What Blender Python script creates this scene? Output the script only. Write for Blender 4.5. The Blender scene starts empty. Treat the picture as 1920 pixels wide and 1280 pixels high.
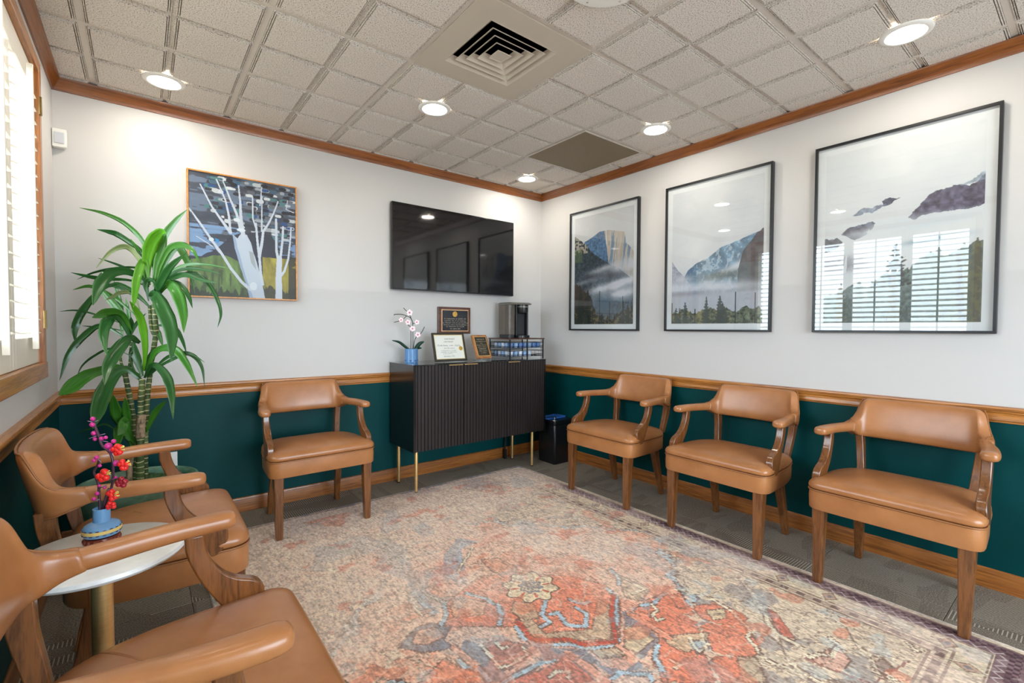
import bpy, bmesh, math, random
import numpy as np
from mathutils import Vector, Matrix

SC = bpy.context.scene
COL = SC.collection
random.seed(7)
rng = np.random.RandomState(5)

# ------------------------------------------------------------------ camera
FPX = 878.983
YAW, PITCH, ROLL = .6691, -.0274, .005
CAM = Vector((-3.0214, -3.3776, 1.17))
_f = Vector((math.sin(YAW), math.cos(YAW), 0)); _r = Vector((math.cos(YAW), -math.sin(YAW), 0)); _u = Vector((0, 0, 1))
_f2 = _f * math.cos(PITCH) + _u * math.sin(PITCH); _u2 = _u * math.cos(PITCH) - _f * math.sin(PITCH)
AR = _r * math.cos(ROLL) + _u2 * math.sin(ROLL); AU = _u2 * math.cos(ROLL) - _r * math.sin(ROLL); AF = _f2
cam_d = bpy.data.cameras.new('camera'); cam = bpy.data.objects.new('camera', cam_d); COL.objects.link(cam)
cam_d.sensor_width = 36; cam_d.sensor_fit = 'HORIZONTAL'; cam_d.lens = FPX / 1920 * 36; cam_d.clip_start = .02
M3 = Matrix((AR, AU, -AF)).transposed()
cam.matrix_world = Matrix.Translation(CAM) @ M3.to_4x4()
SC.camera = cam

# ------------------------------------------------------------------ world, exposure
W = bpy.data.worlds.new('world'); SC.world = W; W.use_nodes = True
WN = W.node_tree.nodes; _tc = WN.new('ShaderNodeTexCoord'); _sp = WN.new('ShaderNodeSeparateXYZ'); _rp = WN.new('ShaderNodeValToRGB')
_mr = WN.new('ShaderNodeMath'); _mr.operation = 'MULTIPLY_ADD'; _mr.inputs[1].default_value = .5; _mr.inputs[2].default_value = .5
W.node_tree.links.new(_tc.outputs['Generated'], _sp.inputs[0]); W.node_tree.links.new(_sp.outputs[2], _mr.inputs[0]); W.node_tree.links.new(_mr.outputs[0], _rp.inputs[0])
_rp.color_ramp.elements[0].position = .485; _rp.color_ramp.elements[0].color = (.46, .50, .52, 1)      # ground
_rp.color_ramp.elements[1].position = .505; _rp.color_ramp.elements[1].color = (.74, .88, 1, 1)        # overcast sky
W.node_tree.links.new(_rp.outputs[0], WN['Background'].inputs[0]); WN['Background'].inputs[1].default_value = 8.6
SC.view_settings.view_transform = 'Standard'; SC.view_settings.look = 'None'
SC.view_settings.gamma = 1; SC.view_settings.exposure = 0.72
SC.view_settings.use_curve_mapping = False
LAMP = 40.0            # emission strength of every downlight lens
LAMP_COL = (1, .93, .82)

def portal(name, loc, rot, sx, sy):
    d = bpy.data.lights.new(name, 'AREA'); d.shape = 'RECTANGLE'; d.size = sx; d.size_y = sy
    d.cycles.is_portal = True
    o = bpy.data.objects.new(name, d); COL.objects.link(o); o.location = loc; o.rotation_euler = rot
RX, H = 0.0, 2.453
XL, YF = -3.367, -5.3
WIN = (-2.58, -.50, 1.01, 2.27)        # window_1: y0,y1,z0,z1
WIN2 = (-2.9, -.5, .25, 2.15)           # window_2 in wall_front: x0,x1,z0,z1
portal('window_portal', (XL - .15, (WIN[0] + WIN[1]) / 2, (WIN[2] + WIN[3]) / 2), (0, -math.pi / 2, 0), WIN[3] - WIN[2], WIN[1] - WIN[0])
portal('front_portal', ((WIN2[0] + WIN2[1]) / 2, YF - .12, (WIN2[2] + WIN2[3]) / 2), (math.pi / 2, 0, 0), WIN2[1] - WIN2[0], WIN2[3] - WIN2[2])

# ------------------------------------------------------------------ colour helpers, materials
def lin(c):
    if isinstance(c, (tuple, list)) and len(c) == 3 and max(c) > 1.0:
        c = [x / 255 for x in c]
    return tuple((x / 12.92 if x <= .04045 else ((x + .055) / 1.055) ** 2.4) for x in c)
def mat(name, col=(.5, .5, .5), rough=.5, metal=0, coat=0, spec=.5, **k):
    m = bpy.data.materials.new(name); m.use_nodes = True
    b = m.node_tree.nodes['Principled BSDF']
    b.inputs['Base Color'].default_value = (*col, 1); b.inputs['Roughness'].default_value = rough
    b.inputs['Metallic'].default_value = metal; b.inputs['Coat Weight'].default_value = coat
    b.inputs['Coat Roughness'].default_value = k.get('cr', .1)
    b.inputs['Specular IOR Level'].default_value = spec
    return m
class NT:
    def __init__(s, m): s.t = m.node_tree; s.b = s.t.nodes.get('Principled BSDF')
    def n(s, typ, **k):
        x = s.t.nodes.new(typ)
        for a, v in k.items():
            if a.startswith('i_'): x.inputs[a[2:].replace('_', ' ')].default_value = v
            else: setattr(x, a, v)
        return x
    def l(s, a, b): s.t.links.new(a, b)
    def coord(s, which='Object', scale=(1, 1, 1), rot=(0, 0, 0)):
        c = s.n('ShaderNodeTexCoord'); m = s.n('ShaderNodeMapping')
        m.inputs['Scale'].default_value = scale; m.inputs['Rotation'].default_value = rot
        s.l(c.outputs[which], m.inputs[0]); return m.outputs[0]
    def noise(s, v, scale, detail=3, rough=.5, dist=0):
        x = s.n('ShaderNodeTexNoise'); x.inputs['Scale'].default_value = scale; x.inputs['Detail'].default_value = detail
        x.inputs['Roughness'].default_value = rough; x.inputs['Distortion'].default_value = dist
        s.l(v, x.inputs['Vector']); return x.outputs['Fac']
    def ramp(s, f, stops):
        r = s.n('ShaderNodeValToRGB'); e = r.color_ramp.elements
        while len(e) < len(stops): e.new(.5)
        for q, (p, c) in zip(e, stops): q.position = p; q.color = (*c, 1)
        s.l(f, r.inputs[0]); return r.outputs[0]
    def mix(s, f, a, b, typ='MIX'):
        x = s.n('ShaderNodeMix', data_type='RGBA', blend_type=typ)
        for sock, v in ((0, f), (6, a), (7, b)):
            if isinstance(v, (int, float)): x.inputs[sock].default_value = v
            elif isinstance(v, tuple): x.inputs[sock].default_value = (*v, 1)
            else: s.l(v, x.inputs[sock])
        return x.outputs[2]
    def math(s, op, a, b=0.0):
        x = s.n('ShaderNodeMath', operation=op)
        for i, v in enumerate((a, b)):
            if isinstance(v, (int, float)): x.inputs[i].default_value = v
            else: s.l(v, x.inputs[i])
        return x.outputs[0]
    def bump(s, h, st=.3, dist=.002):
        x = s.n('ShaderNodeBump'); x.inputs['Strength'].default_value = st; x.inputs['Distance'].default_value = dist
        s.l(h, x.inputs['Height']); s.l(x.outputs[0], s.b.inputs['Normal'])
    def base(s, c): s.l(c, s.b.inputs['Base Color'])

def wood(name, dark, light, scale=(3, 40, 40), rough=.35, coat=.3, ds=6, rot=(0, 0, 0)):
    m = mat(name, light, rough, coat=coat, cr=.12); t = NT(m)
    v = t.coord('Object', scale, rot)
    n1 = t.noise(v, 1.0, 4, .6, 1.2)
    v2 = t.coord('Object', tuple(x * ds for x in scale), rot)
    n2 = t.noise(v2, 1.0, 2, .5)
    f = t.math('ADD', t.math('MULTIPLY', n1, .7), t.math('MULTIPLY', n2, .35))
    t.base(t.ramp(f, [(.36, dark), (.60, light)]))
    t.bump(f, .12, .001)
    return m
MAT = {}
MAT['wall'] = mat('wall_paint', lin((206, 204, 201)), .6)
t = NT(MAT['wall']); t.bump(t.noise(t.coord(), 160, 2), .08, .001)
MAT['teal'] = mat('teal_paint', lin((0, 62, 62)), .45, spec=.15)
t = NT(MAT['teal']); t.base(t.mix(t.noise(t.coord(), 3, 3), lin((0, 54, 56)), lin((1, 68, 68)))); t.bump(t.noise(t.coord(), 150, 2), .08, .001)
MAT['oak_x'] = wood('oak_along_x', lin((128, 72, 25)), lin((196, 128, 58)), (2.2, 45, 60))
MAT['oak_y'] = wood('oak_along_y', lin((128, 72, 25)), lin((196, 128, 58)), (45, 2.2, 60))
MAT['oak_z'] = wood('oak_along_z', lin((128, 72, 28)), lin((190, 120, 56)), (45, 45, 2.2))
MAT['base_x'] = wood('base_oak_x', lin((100, 54, 20)), lin((168, 102, 44)), (2.2, 45, 60))
MAT['base_y'] = wood('base_oak_y', lin((100, 54, 20)), lin((168, 102, 44)), (45, 2.2, 60))
MAT['crown_x'] = wood('crown_oak_x', lin((96, 48, 14)), lin((152, 88, 34)), (2.2, 45, 60))
MAT['crown_y'] = wood('crown_oak_y', lin((96, 48, 14)), lin((152, 88, 34)), (45, 2.2, 60))
MAT['chairwood'] = wood('chair_wood', lin((78, 44, 20)), lin((128, 78, 38)), (50, 50, 3.5), .28, .5)
MAT['walnut'] = wood('walnut', lin((50, 24, 12)), lin((96, 52, 28)), (10, 60, 60), .35, .3)
MAT['plaquewood'] = wood('plaque_wood', lin((120, 70, 34)), lin((190, 126, 74)), (10, 60, 60), .3, .3)
MAT['blond'] = wood('blond_wood', lin((180, 112, 48)), lin((214, 150, 76)), (30, 30, 30), .4, .1)
m = MAT['leather'] = mat('tan_leather', lin((170, 112, 68)), .34, coat=.3, cr=.22); t = NT(m)
n1 = t.noise(t.coord(), 7, 4, .6); n2 = t.noise(t.coord(), 240, 2)
t.base(t.ramp(n1, [(.3, lin((158, 100, 55))), (.7, lin((180, 120, 72)))]))
vw = t.n('ShaderNodeTexVoronoi', feature='DISTANCE_TO_EDGE'); vw.inputs['Scale'].default_value = 330; t.l(t.coord(), vw.inputs['Vector'])
t.bump(t.math('ADD', t.math('MULTIPLY', n1, 3.0), t.math('MINIMUM', vw.outputs[0], .25)), .16, .0012)
m = MAT['piping'] = mat('piping_leather', lin((150, 97, 55)), .45)
def ceil_mat():
    m = mat('mineral_tile', (.5, .5, .5), .9, spec=.2); t = NT(m)
    v = t.coord('Object')
    a = t.noise(v, 210, 2, .6); b = t.noise(v, 2.0, 2)
    c = t.ramp(a, [(.36, lin((130, 118, 105))), (.46, lin((219, 211, 202))), (.8, lin((236, 230, 222)))])
    t.base(t.mix(.15, c, t.ramp(b, [(.3, lin((206, 195, 182))), (.7, lin((220, 212, 204)))])))
    t.bump(a, .18, .0015)
    return m
MAT['tile'] = ceil_mat()
MAT['tee'] = mat('ceiling_grid_paint', lin((208, 199, 188)), .5)
MAT['vent'] = mat('vent_paint', lin((196, 186, 170)), .45)
MAT['black'] = mat('soft_black', (.004, .004, .004), .6)
MAT['plenum'] = mat('plenum_black', (.003, .003, .004), .9)
MAT['white'] = mat('white_plastic', lin((236, 234, 228)), .4)
MAT['trimwhite'] = mat('white_trim', lin((236, 232, 224)), .4)
MAT['shutter'] = mat('shutter_white', lin((238, 232, 218)), .42)
MAT['gold'] = mat('brushed_gold', lin((232, 195, 130)), .42, metal=.85)
t = NT(MAT['gold']); t.base(t.mix(t.noise(t.coord('Object', (3, 3, 60)), 5, 2), lin((214, 172, 108)), lin((240, 205, 145))))
MAT['chrome'] = mat('chrome', (.75, .75, .75), .15, metal=1)
MAT['brass'] = mat('old_brass', lin((150, 125, 80)), .35, metal=1)
MAT['framebl'] = mat('frame_black', lin((24, 26, 28)), .35)
MAT['mattboard'] = mat('mat_board', lin((226, 227, 228)), .8)
MAT['cabinet'] = mat('cabinet_black', (.006, .0055, .006), .22, coat=.4, cr=.15)
MAT['cabdoor'] = mat('cabinet_door', lin((34, 28, 28)), .42)
t = NT(MAT['cabdoor']); t.base(t.mix(t.noise(t.coord('Object', (60, 60, 4)), 1, 3), lin((24, 19, 20)), lin((48, 39, 38))))
MAT['cabtop'] = mat('cabinet_glass_top', (.012, .02, .02), .06, coat=.6, cr=.03)
MAT['screen'] = mat('tv_screen', (.006, .006, .007), .05, spec=.75)
MAT['tvframe'] = mat('tv_bezel', (.008, .008, .009), .25)
MAT['marble'] = mat('white_marble', lin((236, 234, 230)), .25)
t = NT(MAT['marble']); t.base(t.ramp(t.noise(t.coord(), 6, 6, .7, 2.5), [(.42, lin((232, 231, 228))), (.55, lin((240, 239, 236)))]))
MAT['canblack'] = mat('bin_black', (.008, .008, .009), .3)
MAT['bluebag'] = mat('blue_bag', lin((50, 110, 200)), .4)
def glassy(name, tint=(1, 1, 1), gl=.03, fres=1.5, alpha=0.0, acol=(.5, .5, .5)):
    m = bpy.data.materials.new(name); m.use_nodes = True; nt = m.node_tree; nt.nodes.clear()
    o = nt.nodes.new('ShaderNodeOutputMaterial'); mx = nt.nodes.new('ShaderNodeMixShader')
    tr = nt.nodes.new('ShaderNodeBsdfTransparent'); tr.inputs[0].default_value = (*tint, 1)
    g = nt.nodes.new('ShaderNodeBsdfGlossy'); g.inputs['Roughness'].default_value = gl
    lw = nt.nodes.new('ShaderNodeLayerWeight'); lw.inputs[0].default_value = .5
    pw_ = nt.nodes.new('ShaderNodeMath'); pw_.operation = 'POWER'; pw_.inputs[1].default_value = 5; nt.links.new(lw.outputs['Facing'], pw_.inputs[0])
    f = nt.nodes.new('ShaderNodeMath'); f.operation = 'MULTIPLY_ADD'; f.inputs[1].default_value = .9; f.inputs[2].default_value = .04 * (fres - 1) / .5; nt.links.new(pw_.outputs[0], f.inputs[0])
    nt.links.new(f.outputs[0], mx.inputs[0]); nt.links.new(tr.outputs[0], mx.inputs[1]); nt.links.new(g.outputs[0], mx.inputs[2])
    last = mx
    if alpha:
        m2 = nt.nodes.new('ShaderNodeMixShader'); m2.inputs[0].default_value = alpha
        d = nt.nodes.new('ShaderNodeBsdfDiffuse'); d.inputs[0].default_value = (*acol, 1)
        nt.links.new(mx.outputs[0], m2.inputs[1]); nt.links.new(d.outputs[0], m2.inputs[2]); last = m2
    nt.links.new(last.outputs[0], o.inputs[0]); return m
MAT['glass'] = glassy('window_glass')
MAT['picglass'] = glassy('picture_glass', (.98, .99, .99), .01, 1.6)
MAT['tank'] = glassy('smoked_tank', (.55, .52, .48), .05, 1.5, .35, lin((150, 140, 128)))
def emis(name, col, st):
    m = bpy.data.materials.new(name); m.use_nodes = True; b = m.node_tree.nodes['Principled BSDF']
    b.inputs['Base Color'].default_value = (1, 1, 1, 1)
    b.inputs['Emission Color'].default_value = (*col, 1); b.inputs['Emission Strength'].default_value = st; return m
MAT['lamp'] = emis('lamp_lens', LAMP_COL, LAMP)
def vcol(name, rough=.6, bumpst=0, bscale=400, gain=1.0):
    m = mat(name, (1, 1, 1), rough); t = NT(m)
    a = t.n('ShaderNodeAttribute', attribute_name='Col')
    if bumpst:
        n = t.noise(t.coord('Object', (1, .35, 1)), bscale, 2)
        t.base(t.mix(.2, a.outputs['Color'], t.ramp(n, [(.3, (.5, .5, .5)), (.6, (1, 1, 1))]), 'MULTIPLY')); t.bump(n, bumpst, .003)
    else: t.base(a.outputs['Color'])
    return m
MAT['print'] = vcol('printed_photo', .5)
MAT['canvas'] = vcol('painted_canvas', .45)
MAT['rug'] = vcol('woven_rug', .95, .5, 330)

# ------------------------------------------------------------------ object helpers
def link(o, parent=None):
    COL.objects.link(o)
    if parent: o.parent = parent
    return o
def tag(o, label=None, cat=None, group=None, kind=None):
    if label: o['label'] = label
    if cat: o['category'] = cat
    if group: o['group'] = group
    if kind: o['kind'] = kind
    return o
def empty(name, loc=(0, 0, 0), rz=0, label=None, cat=None, group=None, kind=None):
    o = bpy.data.objects.new(name, None); o.empty_display_size = .1; link(o)
    o.location = loc; o.rotation_euler = (0, 0, rz); return tag(o, label, cat, group, kind)
class G:
    """collects faces, links them as one mesh object"""
    def __init__(s): s.v = []; s.f = []; s.m = []; s.cm = 0
    def add(s, vs, fs):
        n = len(s.v); s.v += [tuple(v) for v in vs]; s.f += [tuple(i + n for i in f) for f in fs]; s.m += [s.cm] * len(fs); return s
    def box(s, x0, x1, y0, y1, z0, z1, M=None):
        vs = [(x, y, z) for z in (z0, z1) for y in (y0, y1) for x in (x0, x1)]
        if M is not None: vs = [M @ Vector(v) for v in vs]
        return s.add(vs, [(0, 2, 3, 1), (4, 5, 7, 6), (0, 1, 5, 4), (2, 6, 7, 3), (0, 4, 6, 2), (1, 3, 7, 5)])
    def loft(s, rings, cap=True, closed=False):
        n = len(rings[0]); fs = []; k = len(rings)
        for i in range(k if closed else k - 1):
            a = i * n; b = ((i + 1) % k) * n
            for j in range(n): fs.append((a + j, a + (j + 1) % n, b + (j + 1) % n, b + j))
        if cap and not closed: fs.append(tuple(range(n))[::-1]); fs.append(tuple(range((k - 1) * n, k * n)))
        return s.add([v for r in rings for v in r], fs)
    def tube(s, pts, r, n=8, closed=False):
        pts = [Vector(p) for p in pts]; rings = []; k = len(pts); nrm = None
        for i, p in enumerate(pts):
            a = pts[(i - 1) % k] if (closed or i > 0) else p; b = pts[(i + 1) % k] if (closed or i < k - 1) else p
            d = (b - a).normalized()
            if nrm is None: nrm = d.orthogonal().normalized()
            nrm = (nrm - d * nrm.dot(d)).normalized(); bi = d.cross(nrm)
            rr = r[i] if isinstance(r, (list, tuple)) else r
            rings.append([p + nrm * math.cos(q * 2 * math.pi / n) * rr + bi * math.sin(q * 2 * math.pi / n) * rr for q in range(n)])
        return s.loft(rings, True, closed)
    def lathe(s, prof, n=32, c=(0, 0, 0), cap=True, M=None):
        rings = [[Vector((r * math.cos(a * 2 * math.pi / n) + c[0], r * math.sin(a * 2 * math.pi / n) + c[1], z + c[2])) for a in range(n)] for r, z in prof]
        if M is not None: rings = [[M @ v for v in r] for r in rings]
        return s.loft(rings, cap)
    def prism(s, poly, fn, t0, t1):
        """poly 2d points, fn(p,t)->3d"""
        n = len(poly)
        return s.loft([[fn(p, t0) for p in poly], [fn(p, t1) for p in poly]])
    def ball(s, c, r, n=8, m=6, sc=(1, 1, 1)):
        rings = []
        for i in range(m + 1):
            a = math.pi * i / m; a = min(max(a, .06), math.pi - .06)
            rings.append([(c[0] + sc[0] * r * math.sin(a) * math.cos(q * 2 * math.pi / n), c[1] + sc[1] * r * math.sin(a) * math.sin(q * 2 * math.pi / n), c[2] - sc[2] * r * math.cos(a)) for q in range(n)])
        return s.loft(rings)
    def build(s, name, m, parent=None, smooth=False, bevel=0, sub=0, seg=2, fix=True, angle=None):
        me = bpy.data.meshes.new(name); me.from_pydata(s.v, [], s.f)
        for x in (m if isinstance(m, (list, tuple)) else [m]): me.materials.append(x)
        if isinstance(m, (list, tuple)): me.polygons.foreach_set('material_index', s.m)
        if fix:
            bm = bmesh.new(); bm.from_mesh(me); bmesh.ops.recalc_face_normals(bm, faces=bm.faces); bm.to_mesh(me); bm.free()
        if smooth: me.polygons.foreach_set('use_smooth', [True] * len(me.polygons))
        if angle is not None: me.set_sharp_from_angle(angle=math.radians(angle))
        o = bpy.data.objects.new(name, me); link(o, parent)
        if bevel:
            b = o.modifiers.new('bevel', 'BEVEL'); b.width = bevel; b.segments = seg; b.limit_method = 'ANGLE'; b.angle_limit = .6
        if sub:
            b = o.modifiers.new('subsurf', 'SUBSURF'); b.levels = sub; b.render_levels = sub
        return o
def bx(name, m, parent, x0, x1, y0, y1, z0, z1, bevel=0, **k):
    return G().box(x0, x1, y0, y1, z0, z1).build(name, m, parent, bevel=bevel, fix=False, **k)
def copy_tree(o, parent=None):
    c = o.copy(); COL.objects.link(c); c.parent = parent
    for ch in [x for x in KIDS.get(o.name, [])]: copy_tree(ch, c)
    return c
KIDS = {}
def index_kids():
    KIDS.clear()
    for o in bpy.data.objects:
        if o.parent: KIDS.setdefault(o.parent.name, []).append(o)
def catmull(pts, n=6):
    pts = [Vector(p) for p in pts]; P = [pts[0] * 2 - pts[1]] + pts + [pts[-1] * 2 - pts[-2]]; out = []
    for i in range(1, len(P) - 2):
        for k in range(n):
            t = k / n; a, b, c, d = P[i - 1:i + 3]
            out.append(.5 * ((2 * b) + (c - a) * t + (2 * a - 5 * b + 4 * c - d) * t * t + (3 * b - a - 3 * c + d) * t ** 3))
    out.append(pts[-1]); return out
def rpoly(cs, seg=5):
    out = []; n = len(cs)
    for i, (x, y, r) in enumerate(cs):
        p = Vector((x, y)); a = Vector(cs[i - 1][:2]); b = Vector(cs[(i + 1) % n][:2])
        da = (a - p).normalized(); db = (b - p).normalized()
        p0 = p + da * r; p1 = p + db * r
        for k in range(seg + 1):
            t = k / seg; out.append(tuple(p0 * (1 - t) ** 2 + p * 2 * t * (1 - t) + p1 * t * t))
    return out
def raydir(u, v): return AF + AR * ((u - 960) / FPX) + AU * ((640 - v) / FPX)
def at(u, v, d): return CAM + raydir(u, v) * d
def atz(u, v, z):
    r = raydir(u, v); return CAM + r * ((z - CAM.z) / r.z)
def aty(u, v, y):
    r = raydir(u, v); return CAM + r * ((y - CAM.y) / r.y)

# ------------------------------------------------------------------ room shell
fl = bx('floor', mat('subfloor', (.02, .02, .02), .9), None, XL - .12, .12, YF - .12, .12, -.12, -.006); tag(fl, kind='structure')
def carpet_mat():
    m = mat('carpet_tile', (.2, .2, .2), .95, spec=.1); t = NT(m)
    oi = t.n('ShaderNodeObjectInfo'); c = t.n('ShaderNodeTexCoord')
    sp = t.n('ShaderNodeSeparateXYZ'); t.l(c.outputs['Object'], sp.inputs[0])
    wv = t.math('SINE', t.math('MULTIPLY', sp.outputs[0], 2 * math.pi / .0125))
    stripe = t.math('GREATER_THAN', wv, .55)
    patch = t.noise(t.coord('Object', (1.2, 5, 1)), 1.6, 1, .5)
    addr = t.n('ShaderNodeVectorMath', operation='ADD'); t.l(c.outputs['Object'], addr.inputs[0])
    comb = t.n('ShaderNodeCombineXYZ'); t.l(t.math('MULTIPLY', oi.outputs['Random'], 40.0), comb.inputs[2]); t.l(comb.outputs[0], addr.inputs[1])
    pn = t.n('ShaderNodeTexNoise'); pn.inputs['Scale'].default_value = 4.5; pn.inputs['Detail'].default_value = 1
    mp = t.n('ShaderNodeMapping'); mp.inputs['Scale'].default_value = (.5, 1.6, 1); t.l(addr.outputs[0], mp.inputs[0]); t.l(mp.outputs[0], pn.inputs['Vector'])
    on = t.math('GREATER_THAN', pn.outputs['Fac'], .47)
    dash = t.math('MULTIPLY', stripe, on)
    fine = t.noise(t.coord('Object', (1, .4, 1)), 420, 2, .6)
    basec = t.ramp(fine, [(.33, lin((84, 75, 66))), (.55, lin((140, 128, 114))), (.72, lin((184, 170, 150)))])
    dk = t.mix(t.math('MULTIPLY', on, .35), basec, lin((76, 68, 60)))
    c2 = t.mix(t.math('MULTIPLY', dash, .8), dk, lin((196, 184, 164)))
    t.base(c2); t.bump(t.math('ADD', fine, dash), .6, .003)
    return m
CARP = carpet_mat()
ct_me = None
TS = .5; i = 0
for ix in range(7):
    for iy in range(11):
        x0 = XL + ix * TS; x1 = min(x0 + TS, 0); y1 = 0 - iy * TS; y0 = max(y1 - TS, YF)
        w = x1 - x0; d = y1 - y0
        if w < .02 or d < .02: continue
        full = w > .49 and d > .49
        if full and ct_me: o = bpy.data.objects.new('carpet_tile', ct_me); link(o, fl)
        else:
            h = (w / 2 - .0008, d / 2 - .0008); g = G()
            g.loft([[(-h[0], -h[1], -.006), (h[0], -h[1], -.006), (h[0], h[1], -.006), (-h[0], h[1], -.006)],
                    [(-h[0], -h[1], -.001), (h[0], -h[1], -.001), (h[0], h[1], -.001), (-h[0], h[1], -.001)],
                    [(-h[0] + .002, -h[1] + .002, 0), (h[0] - .002, -h[1] + .002, 0), (h[0] - .002, h[1] - .002, 0), (-h[0] + .002, h[1] - .002, 0)]])
            o = g.build('carpet_tile', CARP, fl)
            if full: ct_me = o.data
        o.location = ((x0 + x1) / 2, (y0 + y1) / 2, 0)
        if full: o.rotation_euler.z = math.pi / 2 * ((ix + iy) % 2)
T = .12
wb = bx('wall_back', MAT['wall'], None, XL - T, T, 0, T, -.006, H + .02); tag(wb, kind='structure')
wr = bx('wall_right', MAT['wall'], None, 0, T, YF, 0, -.006, H + .02); tag(wr, kind='structure')
g = G()
g.box(XL - T, XL, YF, WIN[0], -.006, H + .02).box(XL - T, XL, WIN[1], 0, -.006, H + .02)
g.box(XL - T, XL, WIN[0], WIN[1], -.006, WIN[2]).box(XL - T, XL, WIN[0], WIN[1], WIN[3], H + .02)
wl = g.build('wall_left', MAT['wall'], None, fix=False); tag(wl, kind='structure')
g = G(); y0, y1 = YF - T, YF
g.box(XL - T, WIN2[0], y0, y1, -.006, H + .02).box(WIN2[1], T, y0, y1, -.006, H + .02)
g.box(WIN2[0], WIN2[1], y0, y1, -.006, WIN2[2]).box(WIN2[0], WIN2[1], y0, y1, WIN2[3], H + .02)
wf = g.build('wall_front', MAT['wall'], None, fix=False); tag(wf, kind='structure')
# teal lower wall, a thin painted skin on each wall
e = .003
bx('teal_wainscot', MAT['teal'], wb, XL + e, -e, -e, 0, .0, .80)
bx('teal_wainscot', MAT['teal'], wr, -e, 0, YF, 0, .0, .80)
bx('teal_wainscot', MAT['teal'], wl, XL, XL + e, YF, 0, .0, .80)
# mouldings : profile (out, z) extruded along wall
def mould(name, prof, m_x, m_y):
    def run(nm, pts, mm): tag(G().loft(pts).build(nm, mm, None, smooth=True, angle=35), kind='structure')
    run(name + '_back', [[(x + (o if x < -1 else -o), -o, z) for o, z in prof] for x in (XL, 0)], m_x)
    run(name + '_right', [[(-o, y + (-o if y > -1 else o), z) for o, z in prof] for y in (0, YF)], m_y)
    run(name + '_left', [[(XL + o, y + (-o if y > -1 else o), z) for o, z in prof] for y in (0, YF)], m_y)
mould('trim_1', [(0, .760), (.009, .760), (.010, .768), (.016, .771), (.014, .778), (.011, .790), (.013, .800), (.020, .806), (.021, .812), (.026, .815), (.028, .822), (.026, .829), (.020, .832), (0, .833)], MAT['oak_x'], MAT['oak_y'])
mould('trim_2', [(0, H - .070), (.008, H - .070), (.010, H - .062), (.016, H - .050), (.030, H - .024), (.034, H - .018), (.036, H - .0098), (0, H - .0098)], MAT['crown_x'], MAT['crown_y'])
mould('baseboard', [(0, 0), (.013, 0), (.013, .080), (.011, .088), (.006, .092), (0, .092)], MAT['base_x'], MAT['base_y'])

# ------------------------------------------------------------------ ceiling: deck, grid, tiles
ce = bx('ceiling', MAT['plenum'], None, XL - T, T, YF - T, T, H + .02, H + .1); tag(ce, kind='structure')
GX = [-1.3764 + k * .6096 for k in range(-4, 4)]; GY = [-1.2753 + k * .6096 for k in range(-7, 4)]
g = G(); tw = .012
for x in GX:
    if XL < x < 0: g.box(x - tw, x + tw, YF, 0, H, H + .004)
for y in GY:
    if YF < y < 0: g.box(XL, 0, y - tw, y + tw, H - .0004, H + .0036)
gr = g.build('grid_tee', MAT['tee'], ce, fix=False); tag(gr, kind='stuff')
VC = (-1.3764 - .6096, -1.2753 - .6096); RC = (-1.3764 + .6096, -1.2753)
def frame_of(x0, x1, y0, y1, i, z): return [(x0 + i, y0 + i, z), (x1 - i, y0 + i, z), (x1 - i, y1 - i, z), (x0 + i, y1 - i, z)]
def tile_geo(cx, cy, clip):
    g = G(); h = .3048
    for sx in (-1, 0):
        for sy in (-1, 0):
            x0, y0 = sx * h, sy * h; x1, y1 = x0 + h, y0 + h
            gx0 = .013 if sx == -1 else .008; gx1 = .008 if sx == -1 else .013
            gy0 = .013 if sy == -1 else .008; gy1 = .008 if sy == -1 else .013
            x0 += gx0; x1 -= gx1; y0 += gy0; y1 -= gy1
            x0 = max(x0, clip[0] - cx); x1 = min(x1, clip[1] - cx); y0 = max(y0, clip[2] - cy); y1 = min(y1, clip[3] - cy)
            if x1 - x0 < .05 or y1 - y0 < .05:
                if x1 - x0 < .012 or y1 - y0 < .012: continue
            q = min(.0035, (x1 - x0) / 16, (y1 - y0) / 16)
            g.loft([frame_of(x0, x1, y0, y1, i_ * q, H + z_) for i_, z_ in ((0, .004), (0, -.004), (1, -.004), (1, .0035), (2, .0035), (2, -.007), (3, -.007), (3, .0035), (4, .0035), (4, -.010))])
    X0 = max(-h + .004, clip[0] - cx); X1 = min(h - .004, clip[1] - cx); Y0 = max(-h + .004, clip[2] - cy); Y1 = min(h - .004, clip[3] - cy)
    g.box(X0, X1, Y0, Y1, H + .0041, H + .012)
    return g
clip = (XL, 0, YF, 0); full_me = None
for gx in GX[:]:
    for gy in GY[:]:
        cx, cy = gx + .3048, gy + .3048
        if cx - .3 > 0 or cy - .3 > 0 or cx + .3 < XL or cy + .3 < YF: continue
        if abs(gx - VC[0]) < .01 and abs(gy - VC[1]) < .01: continue
        if abs(gx - RC[0]) < .01 and abs(gy - RC[1]) < .01: continue
        full = gx >= XL and gx + .6096 <= 0 and gy >= YF and gy + .6096 <= 0
        if full and full_me: o = bpy.data.objects.new('ceiling_tile', full_me); link(o, ce)
        else:
            gg = tile_geo(cx, cy, clip)
            o = gg.build('ceiling_tile', MAT['tile'], ce)
            if full: full_me = o.data
        o.location = (cx, cy, 0)
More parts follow.
